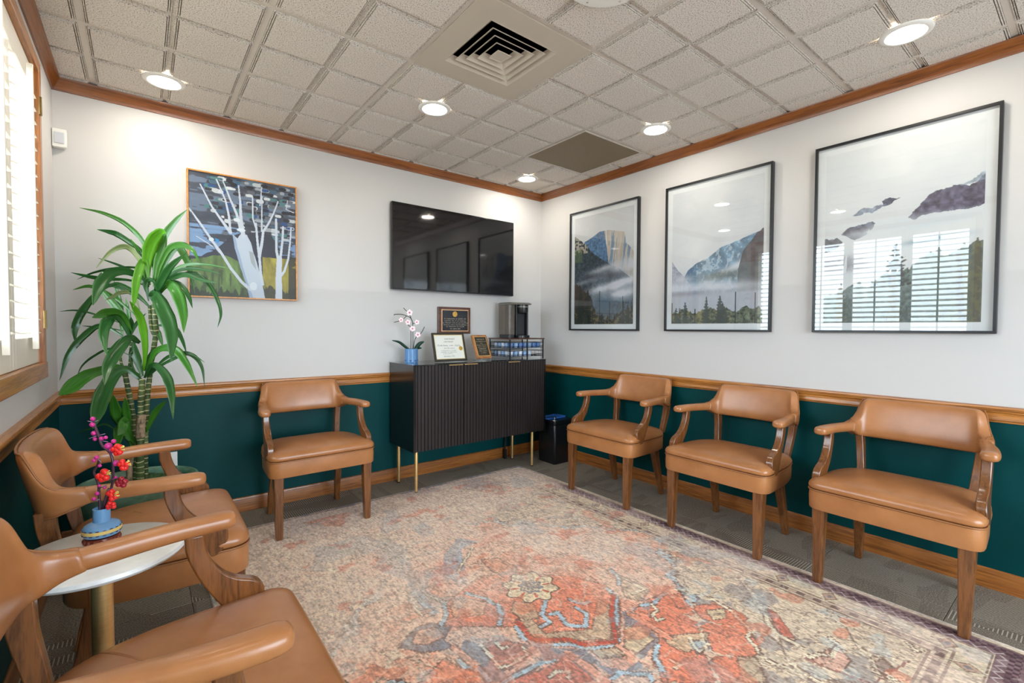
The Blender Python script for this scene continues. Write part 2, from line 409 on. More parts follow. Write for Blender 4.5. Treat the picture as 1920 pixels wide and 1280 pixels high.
# supply diffuser
vx, vy = VC[0] + .3048, VC[1] + .3048
vt = empty('air_vent', (vx, vy, H), 0, 'square white air supply vent with nested louver rings in the ceiling', 'air vent')
g = G(); h = .2985; q = .1885
for a in ((-h, h, q, h), (-h, h, -h, -q), (-h, -q, -q, q), (q, h, -q, q)): g.box(a[0], a[1], a[2], a[3], -.006, -.002)
g.build('face_panel', MAT['vent'], vt, fix=False)
g = G(); g.box(-q, q, -q, q, .02, .021); g.build('plenum_box', MAT['plenum'], vt, fix=False)
def sq(r, z): return [(-r, -r, z), (r, -r, z), (r, r, z), (-r, r, z)]
for k, r in enumerate((.188, .151, .114, .077)):
    G().loft([sq(r - .028, .018), sq(r - .003, -.004), sq(r, -.007), sq(r + .0015, -.006), sq(r, -.003), sq(r - .025, .018)], cap=False).build('louver_ring', MAT['vent'], vt)
G().loft([sq(.040, -.006), sq(.037, -.008), sq(.002, -.0005)]).build('center_cone', MAT['vent'], vt)
# return grille
gx, gy = RC[0] + .3048, RC[1] + .3048
rg = empty('return_grille', (gx, gy, H), 0, 'square brown perforated return air grille in the ceiling near the corner', 'air grille')
m = mat('perforated_panel', lin((122, 106, 82)), .6); t = NT(m)
v = t.coord('Object', (115, 115, 115)); sx = t.n('ShaderNodeSeparateXYZ'); t.l(v, sx.inputs[0])
fx = t.math('SUBTRACT', t.math('FRACT', sx.outputs[0]), .5); fy = t.math('SUBTRACT', t.math('FRACT', sx.outputs[1]), .5)
dd = t.math('ADD', t.math('MULTIPLY', fx, fx), t.math('MULTIPLY', fy, fy))
t.base(t.mix(t.math('LESS_THAN', dd, .075), lin((142, 126, 100)), lin((40, 32, 22))))
h = .297; G().box(-h + .008, h - .008, -h + .008, h - .008, -.006, -.002).build('perforated_face', m, rg, fix=False)
g = G()
for a in ((-h, h, h - .008, h), (-h, h, -h, -h + .008), (-h, -h + .008, -h + .008, h - .008), (h - .008, h, -h + .008, h - .008)): g.box(*a, -.008, -.002)
g.build('rim', MAT['tee'], rg, fix=False)
# downlights
DL = [(-2.911, -.318, 'round ceiling downlight above the potted plant, leftmost in view'), (-1.67, -.935, 'round ceiling downlight beside the square louvered vent'),
      (-.438, -.304, 'round ceiling downlight nearest the far room corner'), (-.437, -1.571, 'round ceiling downlight beside the brown grille, above the middle picture'),
      (-.437, -2.817, 'round ceiling downlight above the largest-looking picture, at right'), (-2.911, -1.571, 'round ceiling downlight over the marble side table, out of view'),
      (-2.911, -2.95, 'round ceiling downlight over the camera corner, out of view'), (-1.67, -3.45, 'round ceiling downlight in the middle of the room, out of view')]
for k, (x, y, lb) in enumerate(DL):
    e_ = empty('downlight', (x, y, H), 0, lb, 'ceiling light', 'round ceiling downlights')
    if k == 0:
        G().lathe([(.069, -.008), (.068, -.0175), (.074, -.0190), (.088, -.0165), (.0935, -.0125), (.0935, -.0105)], 40, cap=False).build('trim_ring', MAT['white'], e_, smooth=True)
        G().lathe([(.069, -.0118), (.001, -.0118)], 40, cap=True).build('lens', MAT['lamp'], e_)
        first = e_
    else:
        for ch in first.children: c = ch.copy(); COL.objects.link(c); c.parent = e_
sp = empty('ceiling_speaker', (-1.70, -2.25, H), 0, 'large round white flush ceiling disc at the top edge of the picture', 'ceiling fixture')
G().lathe([(.168, -.010), (.168, -.022), (.160, -.030), (.08, -.036), (.001, -.037)], 48).build('cover', MAT['white'], sp, smooth=True, angle=40)
for a in (.4, 1.3, 2.2, 3.4, 4.6, 5.5): G().lathe([(.004, -.0335), (.001, -.0345)], 8, (.14 * math.cos(a), .14 * math.sin(a), .001)).build('screw', MAT['chrome'], sp)
# motion detector
pd = empty('motion_detector', (-3.338, -.005, 2.13), 0, 'small white motion detector high in the left corner', 'sensor')
g = G(); Mx = Matrix.Rotation(-.12, 4, 'Z') @ Matrix.Rotation(.10, 4, 'X')
g.prism(rpoly([(-.027, -.045, .006), (.027, -.045, .012), (.029, .048, .006), (-.027, .048, .006)], 3), lambda p, t_: (p[0], t_, p[1]), -.002, -.04)
g.build('housing', MAT['white'], pd, bevel=.004)
G().box(-.018, .020, -.044, -.039, -.026, .030).build('sensor_lens', mat('sensor_lens', lin((205, 208, 215)), .3), pd, bevel=.002)
ou = empty('wall_outlet', (-2.90, -.003, .38), 0, 'small white wall outlet plate half hidden behind the planter', 'outlet')
bx('plate', MAT['white'], ou, -.036, .036, -.006, 0, -.058, .058, .002)
for z in (-.02, .02): bx('socket', MAT['trimwhite'], ou, -.014, .014, -.009, -.005, z - .013, z + .013, .003)

# ------------------------------------------------------------------ window_1: oak casing and shutters
w1 = empty('window_1', (0, 0, 0), kind='structure'); y0, y1, z0, z1 = WIN
cs = .045
def casing(nm, a, m): G().box(*a).build(nm, m, w1, bevel=.003, fix=False)
casing('side_casing', (XL - .03, XL + .014, y1 - .002, y1 + cs, z0 - .06, z1 + cs), MAT['oak_z'])
casing('side_casing', (XL - .03, XL + .014, y0 - cs, y0 + .002, z0 - .06, z1 + cs), MAT['oak_z'])
casing('head_casing', (XL - .03, XL + .014, y0, y1, z1 - .002, z1 + cs), MAT['oak_y'])
casing('sill_casing', (XL - .03, XL + .017, y0 - cs - .004, y1 + cs + .004, z0 - .065, z0 + .002), MAT['oak_y'])
bx('pane', MAT['glass'], w1, XL - .112, XL - .108, y0, y1, z0, z1)
g = G()
for a in ((y0, y0 + .04, z0, z1), (y1 - .04, y1, z0, z1), (y0, y1, z0, z0 + .04), (y0, y1, z1 - .04, z1), ((y0 + y1) / 2 - .02, (y0 + y1) / 2 + .02, z0, z1)):
    g.box(XL - .118, XL - .098, *a)
g.build('sash', MAT['shutter'], w1, fix=False)
NP = 4; pw = (y1 - y0) / NP; xs0, xs1 = XL - .034, XL - .006
lz0, lz1 = z0 + .115, z1 - .10; NL = 19; ls = (lz1 - lz0) / NL
lou_me = None
for k in range(NP):
    yb = y1 - (k + 1) * pw + .0015; ya = y1 - k * pw - .0015
    sp_ = bpy.data.objects.new('shutter_panel', None); link(sp_, w1); sp_.location = (0, yb, 0)
    wd = ya - yb; st = .045
    for nm, a in (('stile', (0, st, z0 + .004, z1 - .004)), ('stile', (wd - st, wd, z0 + .004, z1 - .004)), ('rail', (st, wd - st, z0 + .004, lz0)), ('rail', (st, wd - st, lz1, z1 - .004))):
        bx(nm, MAT['shutter'], sp_, xs0, xs1, *a, .002)
    for j in range(NL):
        if lou_me is None:
            g = G(); ang = math.radians(-20); ca, sa = math.cos(ang), math.sin(ang)
            el = [(.032 * math.cos(a), .0045 * math.sin(a)) for a in [q * 2 * math.pi / 14 for q in range(14)]]
            g.prism(el, lambda p, t_: (p[0] * ca + p[1] * sa, t_, p[0] * sa - p[1] * ca), st + .001, wd - st - .001)
            o = g.build('louver', MAT['shutter'], sp_, smooth=True, angle=60); lou_me = o.data
        else: o = bpy.data.objects.new('louver', lou_me); link(o, sp_)
        o.location = ((xs0 + xs1) / 2, 0, lz0 + (j + .5) * ls)
    bx('tilt_rod', MAT['shutter'], sp_, XL + .010, XL + .028, wd / 2 - .007, wd / 2 + .007, lz0 - .045, lz1 + .02, .002)
for z in (z0 + .19, z1 - .15):
    g = G().box(XL + .012, XL + .016, y1 - .012, y1 + .014, z - .038, z + .038)
    g.lathe([(.0045, -.04), (.0045, .04)], 8, (XL + .017, y1 + .001, z))
    g.build('hinge', MAT['brass'], w1)
w2 = empty('window_2', (0, 0, 0), kind='structure'); x0, x1, z0, z1 = WIN2
bx('pane', MAT['glass'], w2, x0, x1, YF - .07, YF - .065, z0, z1)
for a in ((x0 - .05, x0 + .03, z0 - .05, z1 + .05), (x1 - .03, x1 + .05, z0 - .05, z1 + .05), (x0, x1, z0 - .05, z0 + .03), (x0, x1, z1 - .03, z1 + .05), ((x0 + x1) / 2 - .03, (x0 + x1) / 2 + .03, z0, z1)):
    bx('frame_bar', MAT['oak_z'], w2, a[0], a[1], YF - .08, YF + .012, a[2], a[3], .003)
d1 = empty('door_1', (0, -4.35, 0), kind='structure')
bx('door_leaf', MAT['walnut'], d1, -.03, -.004, -.42, .42, .005, 2.03, .003)
for a in ((-.49, -.42, 0, 2.1), (.42, .49, 0, 2.1), (-.42, .42, 2.035, 2.1)): bx('door_casing', MAT['oak_z'], d1, -.035, -.001, *a, .003)
G().tube([(-.03, -.35, 1.0), (-.07, -.35, 1.0), (-.07, -.26, 1.0)], .009).build('door_handle', MAT['chrome'], d1, smooth=True)

# ------------------------------------------------------------------ armchairs
def seat_plan(e=0.0, z=0.0):
    P = rpoly([(.300 + e, .255 + e, .06), (-.300 - e, .255 + e, .06), (-.282 - e, -.06, .10), (-.235 - e, -.225 - e, .10), (.235 + e, -.225 - e, .10), (.282 + e, -.06, .10)], 5)
    out = []
    for x, y in P:
        if y > .15: y += .012 * (1 - (x / .3) ** 2)
        out.append((x, y, z))
    return out
def scale_ring(ring, k, z, zc=None):
    return [(x * k, .01 + (y - .01) * k, z) for x, y, _ in ring]
def sup(cx, cy, cz, T_, w, h, n=16, p=2.6):
    """ring across direction T_ (plan tangent), w across, h vertical"""
    T_ = Vector(T_).normalized(); N = Vector((-T_.y, T_.x, 0)); out = []
    for k in range(n):
        a = 2 * math.pi * k / n; c, s = math.cos(a), math.sin(a)
        u = math.copysign(abs(c) ** (2 / p), c) * w / 2; v = math.copysign(abs(s) ** (2 / p), s) * h / 2
        out.append(Vector((cx, cy, cz)) + N * u + Vector((0, 0, v)))
    return out
def taper_leg(x, y, top, bot, xf, yf, z1, rot=0):
    g = G(); rings = []
    for t_ in (0, .04, .5, .96, 1):
        w = bot + (top - bot) * t_; w2 = w / 2 * (.93 if t_ in (0,) else 1)
        cx, cy = xf + (x - xf) * t_, yf + (y - yf) * t_
        rings.append([(cx + a, cy + b, z1 * t_) for a, b in ((-w2, -w2), (w2, -w2), (w2, w2), (-w2, w2))])
    return g.loft(rings)
def make_armchair():
    root = empty('armchair')
    r0 = seat_plan(0, 0)
    # apron
    G().loft([scale_ring(r0, .97, .348), scale_ring(r0, .985, .343), scale_ring(r0, .995, .350), scale_ring(r0, 1.0, .40), scale_ring(r0, .995, .428), scale_ring(r0, .93, .432)]).build('seat_apron', MAT['leather'], root, smooth=True, angle=60)
    g = G(); g.tube([(x * 1.002, .01 + (y - .01) * 1.002, .431) for x, y, _ in r0], .0035, 6, closed=True); g.build('seat_piping', MAT['piping'], root, smooth=True)
    rings = []
    for k, z in ((.97, .430), (1.0, .4355), (1.012, .446), (1.006, .458), (.985, .468), (.94, .476), (.86, .4835), (.72, .4895), (.5, .494), (.2, .496)):
        ring = scale_ring(r0, k, z)
        ring = [(x, y, z - (.010 * max(0, (-.05 - y)) / .17 if z > .44 else 0)) for x, y, z in ring]
        rings.append(ring)
    G().loft(rings).build('seat_cushion', MAT['leather'], root, smooth=True, sub=1)
    # back: loft along the plan curve
    path = [(-.247, -.142), (-.247, -.150), (-.248, -.178), (-.244, -.202), (-.238, -.217), (-.231, -.227), (-.225, -.233), (-.217, -.239), (-.195, -.251), (-.14, -.260), (-.07, -.266)]
    path = path + [(0, -.268)] + [(-x, y) for x, y in path[::-1]]
    ztop = [.703, .704, .706, .711, .724, .750, .790, .817, .819, .820, .820, .820]; ztop = ztop + ztop[-2::-1]
    zbot = [.657, .656, .648, .638, .630, .627, .625, .624, .623, .622, .622, .622]; zbot = zbot + zbot[-2::-1]
    rings = []; back_edge = []
    for i, ((x, y), zt, zb) in enumerate(zip(path, ztop, zbot)):
        a = path[max(i - 1, 0)]; b = path[min(i + 1, len(path) - 1)]
        th = .050
        ring = sup(x, y, (zt + zb) / 2, (b[0] - a[0], b[1] - a[1], 0), th, zt - zb, 16, 4.2)
        rings.append([Vector((v.x, v.y - max(0, v.z - .66) * .22, v.z)) for v in ring])
    G().loft(rings).build('backrest', MAT['leather'], root, smooth=True, sub=1, angle=180)
    # piping around the rear face
    tp = [r[3] for r in rings]; bt = [r[13] for r in rings]
    N = len(rings)
    rear = [Vector((v.x, v.y, v.z)) for v in tp] + [Vector((v.x, v.y, v.z)) for v in bt[::-1]]
    top_r = [max(r, key=lambda v: (v.z * 1.0 - v.y * 1.2)) for r in rings]; bot_r = [max(r, key=lambda v: (-v.z * 1.0 - v.y * 1.2)) for r in rings]
    G().tube([v + Vector((0, -.001, 0)) for v in top_r[1:-1]] + [v + Vector((0, -.001, 0)) for v in bot_r[1:-1][::-1]], .0032, 6, closed=True).build('back_piping', MAT['piping'], root, smooth=True)
    for s in (-1, 1):
        # arm pad
        P = [(.245, -.172, .680, .036, .040), (.246, -.160, .680, .043, .047), (.247, -.146, .680, .0455, .0485), (.254, -.11, .680, .047, .047), (.267, -.06, .681, .050, .046), (.279, 0, .682, .055, .044), (.285, .06, .682, .060, .043), (.287, .10, .682, .062, .043), (.287, .118, .682, .058, .040), (.287, .130, .682, .046, .034), (.287, .135, .682, .024, .020)]
        rings = []
        for i, (x, y, z, w, h) in enumerate(P):
            a = P[max(i - 1, 0)]; b = P[min(i + 1, len(P) - 1)]
            rings.append(sup(s * x, y, z, (s * (b[0] - a[0]), b[1] - a[1], 0), w, h, 16, 2.7))
        G().loft(rings).build('armrest', MAT['leather'], root, smooth=True, sub=1)
        # arm post: s-curve profile in (y,z)
        prof_f = catmull([(.062, .668, 0), (.065, .641, 0), (.073, .61, 0), (.087, .581, 0), (.108, .555, 0), (.134, .536, 0), (.162, .524, 0), (.180, .512, 0), (.192, .494, 0)], 3)
        prof_b = catmull([(.192, .470, 0), (.182, .445, 0), (.158, .424, 0), (.128, .428, 0), (.104, .462, 0), (.080, .504, 0), (.056, .548, 0), (.036, .596, 0), (.025, .635, 0), (.024, .668, 0)], 3)
        poly = [(p[0], p[1]) for p in prof_f + prof_b]
        def lat(z): return .270 + .008 * max(0, min(1, (.53 - z) / .1)) + .004
        G().loft([[(s * (lat(p[1]) - .0165), p[0], p[1]) for p in poly], [(s * (lat(p[1]) + .0165), p[0], p[1]) for p in poly]]).build('arm_post', MAT['chairwood'], root, smooth=True, angle=50, bevel=.004)
        # rear post
        pf = catmull([(-.196, .44, 0), (-.205, .50, 0), (-.217, .57, 0), (-.222, .645, 0)], 4); pb = catmull([(-.268, .645, 0), (-.262, .58, 0), (-.243, .50, 0), (-.228, .44, 0)], 4)
        poly = [(p[0], p[1]) for p in pf + pb]
        def lt(z): return .205 + .02 * (z - .44) / .2
        G().loft([[(s * (lt(p[1]) - .016), p[0], p[1]) for p in poly], [(s * (lt(p[1]) + .016), p[0], p[1]) for p in poly]]).build('back_post', MAT['chairwood'], root, smooth=True, angle=50, bevel=.003)
        taper_leg(s * .248, .217, .052, .036, s * .247, .225, .352).build('leg', MAT['chairwood'], root, bevel=.005)
        # splayed rear leg
        g = G(); rings = []
        for t_, y, w, d in ((0, -.218, .030, .034), (.25, -.200, .034, .036), (.55, -.172, .039, .041), (.8, -.152, .042, .048), (1, -.142, .044, .056)):
            x = s * (.208 - .016 * t_)
            rings.append([(x + a * w / 2, y + b * d / 2, .352 * t_) for a, b in ((-1, -1), (1, -1), (1, 1), (-1, 1))])
        g.loft(rings).build('leg', MAT['chairwood'], root, bevel=.004)
    return root
ch0 = make_armchair(); index_kids()
CH = [  # x, y, facing rotation, label
    (-.350, -1.238, math.pi / 2, 'tan leather armchair beside the black bin, nearest the far room corner'),
    (-.350, -2.060, math.pi / 2, 'tan leather armchair in the middle of the three along the right wall'),
    (-.350, -2.826, math.pi / 2, 'tan leather armchair at the right end of the row, nearest on the right wall'),
    (-2.195, -.365, math.pi, 'tan leather armchair on the back wall, left of the black cabinet'),
    (-2.992, -1.302, -math.pi / 2, 'tan leather armchair on the left, between potted plant and marble side table'),
    (-2.966, -2.300, -math.pi / 2, 'closest tan leather armchair at bottom left, in front of the side table')]
for k, (x, y, r, lb) in enumerate(CH):
    o = ch0 if k == 0 else copy_tree(ch0)
    o.location = (x, y, .0018); o.rotation_euler = (.0086, 0, r)      # front legs stand on the rug
    tag(o, lb, 'armchair', 'tan leather armchairs around the room')
for o, y in ((None, 0),): pass

# ------------------------------------------------------------------ side table + flower vase
tb = empty('side_table', (-3.113, -1.722, 0), 0, 'round white marble side table on a gold pole between the two left armchairs', 'table')
G().lathe([(.001, .547), (.172, .547), (.184, .551), (.190, .559), (.188, .568), (.182, .571), (.001, .571)], 56).build('tabletop', MAT['marble'], tb, smooth=True, angle=40)
G().lathe([(.0235, .012), (.0235, .540), (.05, .5405), (.05, .5468)], 28).build('pole', MAT['gold'], tb, smooth=True, angle=40)
G().lathe([(.001, 0), (.14, 0), (.143, .004), (.140, .010), (.03, .014), (.024, .02)], 40).build('base_plate', MAT['gold'], tb, smooth=True, angle=40)

BLUE = mat('vase_blue', lin((112, 160, 205)), .25); YEL = mat('vase_yellow', lin((236, 205, 120)), .35); RBR = mat('vase_stand_brown', lin((120, 52, 34)), .3)
STEM = mat('dark_stem', lin((72, 44, 62)), .35); MAG = mat('magenta_plastic', lin((205, 45, 140)), .3); RED = mat('red_plastic', lin((235, 40, 36)), .3); LIL = mat('lilac_twig', lin((140, 115, 150)), .35)
YLW = mat('yellow_stamen', lin((245, 222, 110)), .35); PUR = mat('purple_soil', lin((70, 30, 80)), .3); DRED = mat('dark_red_plastic', lin((150, 20, 40)), .3)
VX, VY, VZ = -3.114, -1.668, .571
vs = empty('flower_vase', (VX, VY, VZ), 0, 'small blue toy-brick vase of red and magenta plastic blossoms on the marble table', 'vase')
G().lathe([(.001, .022), (.020, .022), (.052, .026), (.0565, .033), (.0575, .040), (.0565, .047), (.050, .055), (.034, .060), (.026, .062), (.0255, .064), (.026, .098), (.0235, .0985), (.023, .085), (.001, .084)], 36).build('vase_body', BLUE, vs, smooth=True, angle=35)
G().lathe([(.0572, .0355), (.0585, .0365), (.0585, .0435), (.0572, .0445)], 36, cap=False).build('yellow_band', YEL, vs, smooth=True, angle=35)
g = G()
for k in range(18):
    a = k * 2 * math.pi / 18; M_ = Matrix.Rotation(a, 4, 'Z')
    g.box(.0565, .0586, -.0045, .0045, .0455, .0475, M_); g.box(.0565, .0586, -.0045, .0045, .0325, .0342, M_)
g.build('dark_studs', STEM, vs, fix=False)
g = G(); g.lathe([(.001, .012), (.047, .012), (.052, .015), (.050, .0215), (.001, .0215)], 32)
for k in range(16):
    a = k * 2 * math.pi / 16; g.ball((.050 * math.cos(a), .050 * math.sin(a), .013), .0075, 8, 5)
for k in range(4):
    a = math.pi / 4 + k * math.pi / 2; g.lathe([(.008, 0), (.010, .004), (.007, .013)], 8, (.047 * math.cos(a), .047 * math.sin(a), 0))
g.build('scalloped_stand', RBR, vs, smooth=True, angle=50)
G().lathe([(.022, .0845), (.021, .091), (.001, .092)], 16).build('stem_plug', PUR, vs)
for c_ in vs.children:
    for q_ in c_.data.vertices: q_.co.x *= .74; q_.co.y *= .74
DV = (Vector((VX, VY, VZ)) - CAM).dot(AF)
def vl(u, v, dd=0.0):
    p = at(u, v, DV + dd); return p - Vector((VX, VY, VZ))
tw1 = [vl(188, 962), vl(186, 930, .01), vl(184, 905, .01), vl(176, 885, .015), vl(183, 872, .015), vl(186, 862, .012)]
tw2 = [vl(196, 962), vl(203, 930), vl(211, 905), vl(212, 870, -.01), vl(206, 848, -.01), vl(192, 836, -.01), vl(186, 818, -.005), vl(178, 800), vl(174, 787)]
tw3 = [vl(191, 962), vl(197, 935, -.012), vl(205, 915, -.012)]
for w_ in (tw1, tw2, tw3): G().tube(catmull(w_, 3), .0032, 7).build('branch', STEM, vs, smooth=True)
def blossom(c, r, m1, parent, nm='blossom', seed=0, stamen=True):
    rg_ = random.Random(seed); g = G(); c = Vector(c); view = (CAM - Vector((VX, VY, VZ)) - c).normalized()
    R1 = AR; U1 = AU
    for k in range(5):
        a = k * 2 * math.pi / 5 + rg_.uniform(0, 1); o = c + (R1 * math.cos(a) + U1 * math.sin(a)) * r * .62 + view * rg_.uniform(-.2, .3) * r
        g.ball(o, r * .50, 8, 5)
    g.ball(c, r * .55, 8, 5)
    b = g.build(nm, m1, parent, smooth=True)
    if stamen:
        g = G(); d0 = (R1 * .8 + view * .55 + U1 * .2).normalized()
        for k in range(5):
            d = (d0 + U1 * rg_.uniform(-.35, .35) + R1 * rg_.uniform(-.2, .2)).normalized(); g.tube([c + d * r * .5, c + d * r * 1.7], [.0014, .0009], 5); g.ball(c + d * r * 1.75, .0016, 6, 4)
        g.build('stamen', YLW, b, smooth=True)
    return b
for i_, (u, v, r, m_) in enumerate(((220, 843, .0155, RED), (232, 871, .0150, RED), (193, 891, .0175, RED), (228, 904, .0150, DRED), (210, 928, .0155, RED), (208, 948, .0125, RED))):
    blossom(vl(u, v, -.012), r, m_, vs, seed=i_, stamen=i_ not in (3, 5))
for i_, (u, v, r) in enumerate(((203, 836, .0095), (208, 845, .008), (217, 868, .0085), (211, 922, .007), (174, 785, .006), (173, 796, .0065), (176, 812, .0065), (190, 822, .006), (198, 820, .005), (178, 823, .005), (181, 857, .0055), (176, 863, .005), (187, 873, .0045), (213, 827, .006), (182, 925, .0055), (176, 935, .005), (186, 910, .004), (196, 914, .004), (217, 895, .004))):
    g = G(); c = vl(u, v, -.004); g.ball(c, r, 8, 6); b = g.build('bud', MAG, vs, smooth=True)
for (u, v, du, dv) in ((174, 791, -10, -2), (174, 791, 10, -3), (181, 817, -14, 5), (181, 817, 16, -4), (188, 826, 14, 2), (178, 862, -8, 8), (182, 860, 8, 6), (186, 915, 14, -6), (200, 925, 10, -10), (186, 936, -10, 3), (205, 900, 12, -4)):
    G().tube([vl(u, v, -.002), vl(u + du, v + dv, -.006)], [.0016, .0010], 5).build('twig', LIL, vs, smooth=True)

# ------------------------------------------------------------------ potted dracaena
PX, PY = -3.04, -.44
pl = empty('potted_plant', (PX, PY, 0), 0, 'tall potted corn plant with long green leaves in the left corner', 'plant')
mp = mat('planter_glaze', lin((104, 146, 120)), .3, coat=.3); t = NT(mp)
t.base(t.ramp(t.noise(t.coord(), 9, 4, .6, 1), [(.35, lin((84, 126, 104))), (.7, lin((136, 170, 146)))]))
G().lathe([(.001, .0), (.160, .0), (.168, .012), (.200, .15), (.228, .30), (.240, .385), (.246, .40), (.244, .415), (.234, .418), (.226, .41), (.222, .385), (.001, .384)], 48).build('planter', mp, pl, smooth=True, angle=50)
mm = mat('moss', lin((50, 96, 52)), .95); t = NT(mm); nn = t.noise(t.coord(), 90, 3, .7); t.base(t.ramp(nn, [(.35, lin((26, 60, 30))), (.65, lin((96, 140, 84)))])); t.bump(nn, 1, .01)
g = G(); rr = random.Random(3); rings = []
for r, z in ((.222, .386), (.20, .392), (.15, .397), (.1, .400), (.05, .402), (.01, .402)):
    rings.append([(r * math.cos(a * math.pi / 16), r * math.sin(a * math.pi / 16), z + rr.uniform(-.004, .004)) for a in range(32)])
mo = g.loft(rings).build('moss', mm, pl, smooth=True)
mc = mat('cane_bark', lin((90, 110, 60)), .6); t = NT(mc)
sx = t.n('ShaderNodeSeparateXYZ'); t.l(t.coord(), sx.inputs[0]); nn = t.noise(t.coord(), 30, 3)
zz = t.math('FRACT', t.math('ADD', t.math('MULTIPLY', sx.outputs[2], 38.0), t.math('MULTIPLY', nn, .6)))
bc = t.ramp(t.noise(t.coord(), 14, 3), [(.35, lin((48, 68, 30))), (.7, lin((96, 112, 58)))])
t.base(t.mix(t.math('LESS_THAN', zz, .16), bc, lin((190, 184, 140)))); t.bump(zz, .4, .003)
mb = mat('brown_bark', lin((120, 98, 72)), .8); t = NT(mb); nn = t.noise(t.coord('Object', (1, 1, .4)), 70, 3); t.base(t.ramp(nn, [(.35, lin((86, 70, 52))), (.65, lin((172, 146, 116)))])); t.bump(nn, .6, .004)
DP = (Vector((PX, PY, 1)) - CAM).dot(AF)
P0 = Vector((PX, PY, 0))
def t5(x, y, dd=0): return at(100 + x / 4, 580 + y / 4, DP + dd) - P0
def z4(x, y, dd=0): return at(x / 3.048, 380 + y / 3.048, DP + dd) - P0
def cane(pts, r, m_=mc, nm='cane'):
    pp = catmull(pts, 8); n_ = len(pp)
    rr_ = [r * (1 + .07 * math.sin(k * 2.1)) for k in range(n_)]
    G().tube(pp, rr_, 10).build(nm, m_, pl, smooth=True)
def base_at(x, y, dd):   # continue a cane straight down to the soil
    q = t5(x, y, dd); return Vector((q.x, q.y, .39))
cane([base_at(612, 1180, .06), t5(612, 960, .06), t5(592, 760, .06), t5(562, 600, .05), t5(535, 470, .04)], .0115)
cane([t5(538, 480, .04), t5(512, 410, .04), t5(500, 330, .03), t5(505, 250, .03)], .006)
cane([t5(545, 470, .04), t5(575, 430, .03), t5(585, 340, .02), t5(590, 230, .02)], .0095)
cane([base_at(650, 1240, -.03), t5(650, 1120, -.03), t5(652, 960, -.03), t5(652, 800, -.03)], .017)
cane([t5(652, 960, -.03), t5(655, 860, -.03), t5(662, 790, -.03)], .019, mb, 'cut_stump')
cane([t5(656, 800, -.02), t5(655, 700, -.02), t5(664, 590, -.02), t5(668, 520, -.02)], .013)
cane([base_at(692, 1210, .03), t5(690, 1050, .03), t5(694, 860, .03), t5(704, 680, .03), t5(720, 520, .03), t5(735, 400, .03), t5(755, 280, .02), t5(772, 160, .01), t5(765, 90, .0)], .0115)
cane([t5(760, 200, .02), t5(738, 150, .02), t5(728, 60, .02), t5(722, -30, .01)], .008)
cane([t5(772, 160, .01), t5(765, 60, 0), t5(752, -40, 0)], .010)
cane([base_at(566, 1220, -.05), t5(572, 1180, -.05), t5(580, 1110, -.05)], .013, mb, 'cut_stump')
def leafmat(nm, a, b):
    m = mat(nm, lin(a), .32, coat=.25, cr=.15); t = NT(m); v = t.coord('UV', (1, 14, 1)); n_ = t.noise(v, 2.2, 3, .5)
    t.base(t.ramp(n_, [(.35, lin(a)), (.68, lin(b))])); t.bump(n_, .15, .002)
    t.b.inputs['Subsurface Weight'].default_value = .0
    return m
LM = [leafmat('leaf_dark', (20, 66, 24), (44, 98, 38)), leafmat('leaf_mid', (36, 92, 22), (70, 128, 36)), leafmat('leaf_bright', (62, 122, 16), (98, 158, 34)), leafmat('leaf_pale', (96, 120, 62), (150, 158, 110))]
def leaf(pts, w, dt=0.0, m_=0, roll=0.0, shape=.45, name='leaf', d0=0.0):
    """pts in zoom-4 pixels, w px of that zoom; dt = how far nearer the tip comes (m)"""
    n_ = len(pts); P = [z4(p[0], p[1], d0 - dt * (i / (n_ - 1)) ** 1.2) for i, p in enumerate(pts)]
    C_ = catmull(P, 5 if n_ < 6 else 4); k = len(C_); g = G(); W_ = .80 * w / 3.048 * DP / FPX
    # keep inside the corner
    for i in range(k):
        q = C_[i] + P0
        if q.x < XL + .02: q.x = XL + .02
        if q.y > -.035: q.y = -.035
        C_[i] = q - P0
    rows = []
    for i in range(k):
        d = (C_[min(i + 1, k - 1)] - C_[max(i - 1, 0)]).normalized(); view = (CAM - (C_[i] + P0)).normalized()
        side = d.cross(view)
        side = side.normalized() if side.length > .05 else AR
        nrm = side.cross(d).normalized(); rl = roll
        s2 = side * math.cos(rl) + nrm * math.sin(rl); n2 = nrm * math.cos(rl) - side * math.sin(rl)
        t_ = i / (k - 1); prof = (min(1, (t_ + .10) / shape) ** .8) * (max(0, 1 - ((t_ - shape) / (1 - shape)) ** 1.7) ** .9 if t_ > shape else 1)
        prof = max(prof, .03); hw = W_ / 2 * prof
        hw = hw * (1 + .04 * math.sin(i * 1.7))
        rows.append([C_[i] + s2 * (q * hw) - n2 * (abs(q) ** 1.0 * -.0 + (1 - abs(q)) * hw * .30) for q in (-1, -.5, 0, .5, 1)])
    th = .0009
    vs_ = []; fs = []; uv = []
    for side_ in (0, 1):
        for i, r_ in enumerate(rows):
            for j, p in enumerate(r_):
                vs_.append(p + (Vector((0, 0, -th)) if side_ else Vector((0, 0, 0)))); uv.append((i / (k - 1), j / 4))
    N5 = 5; o2 = len(rows) * 5
    for i in range(k - 1):
        for j in range(4):
            a = i * 5 + j; fs.append((a, a + 1, a + 6, a + 5)); fs.append((o2 + a, o2 + a + 5, o2 + a + 6, o2 + a + 1))
        for a, b in ((i * 5, i * 5 + 5), (i * 5 + 9, i * 5 + 4)): fs.append((a, b, b + o2, a + o2))
    fs.append((0, o2, o2 + 1, 1)); e_ = (k - 1) * 5
    g.add(vs_, fs); ob = g.build(name, LM[m_], pl, smooth=True, fix=False)
    ul = ob.data.uv_layers.new(name='UVMap')
    for lp in ob.data.loops: ul.data[lp.index].uv = uv[lp.vertex_index]
    return ob
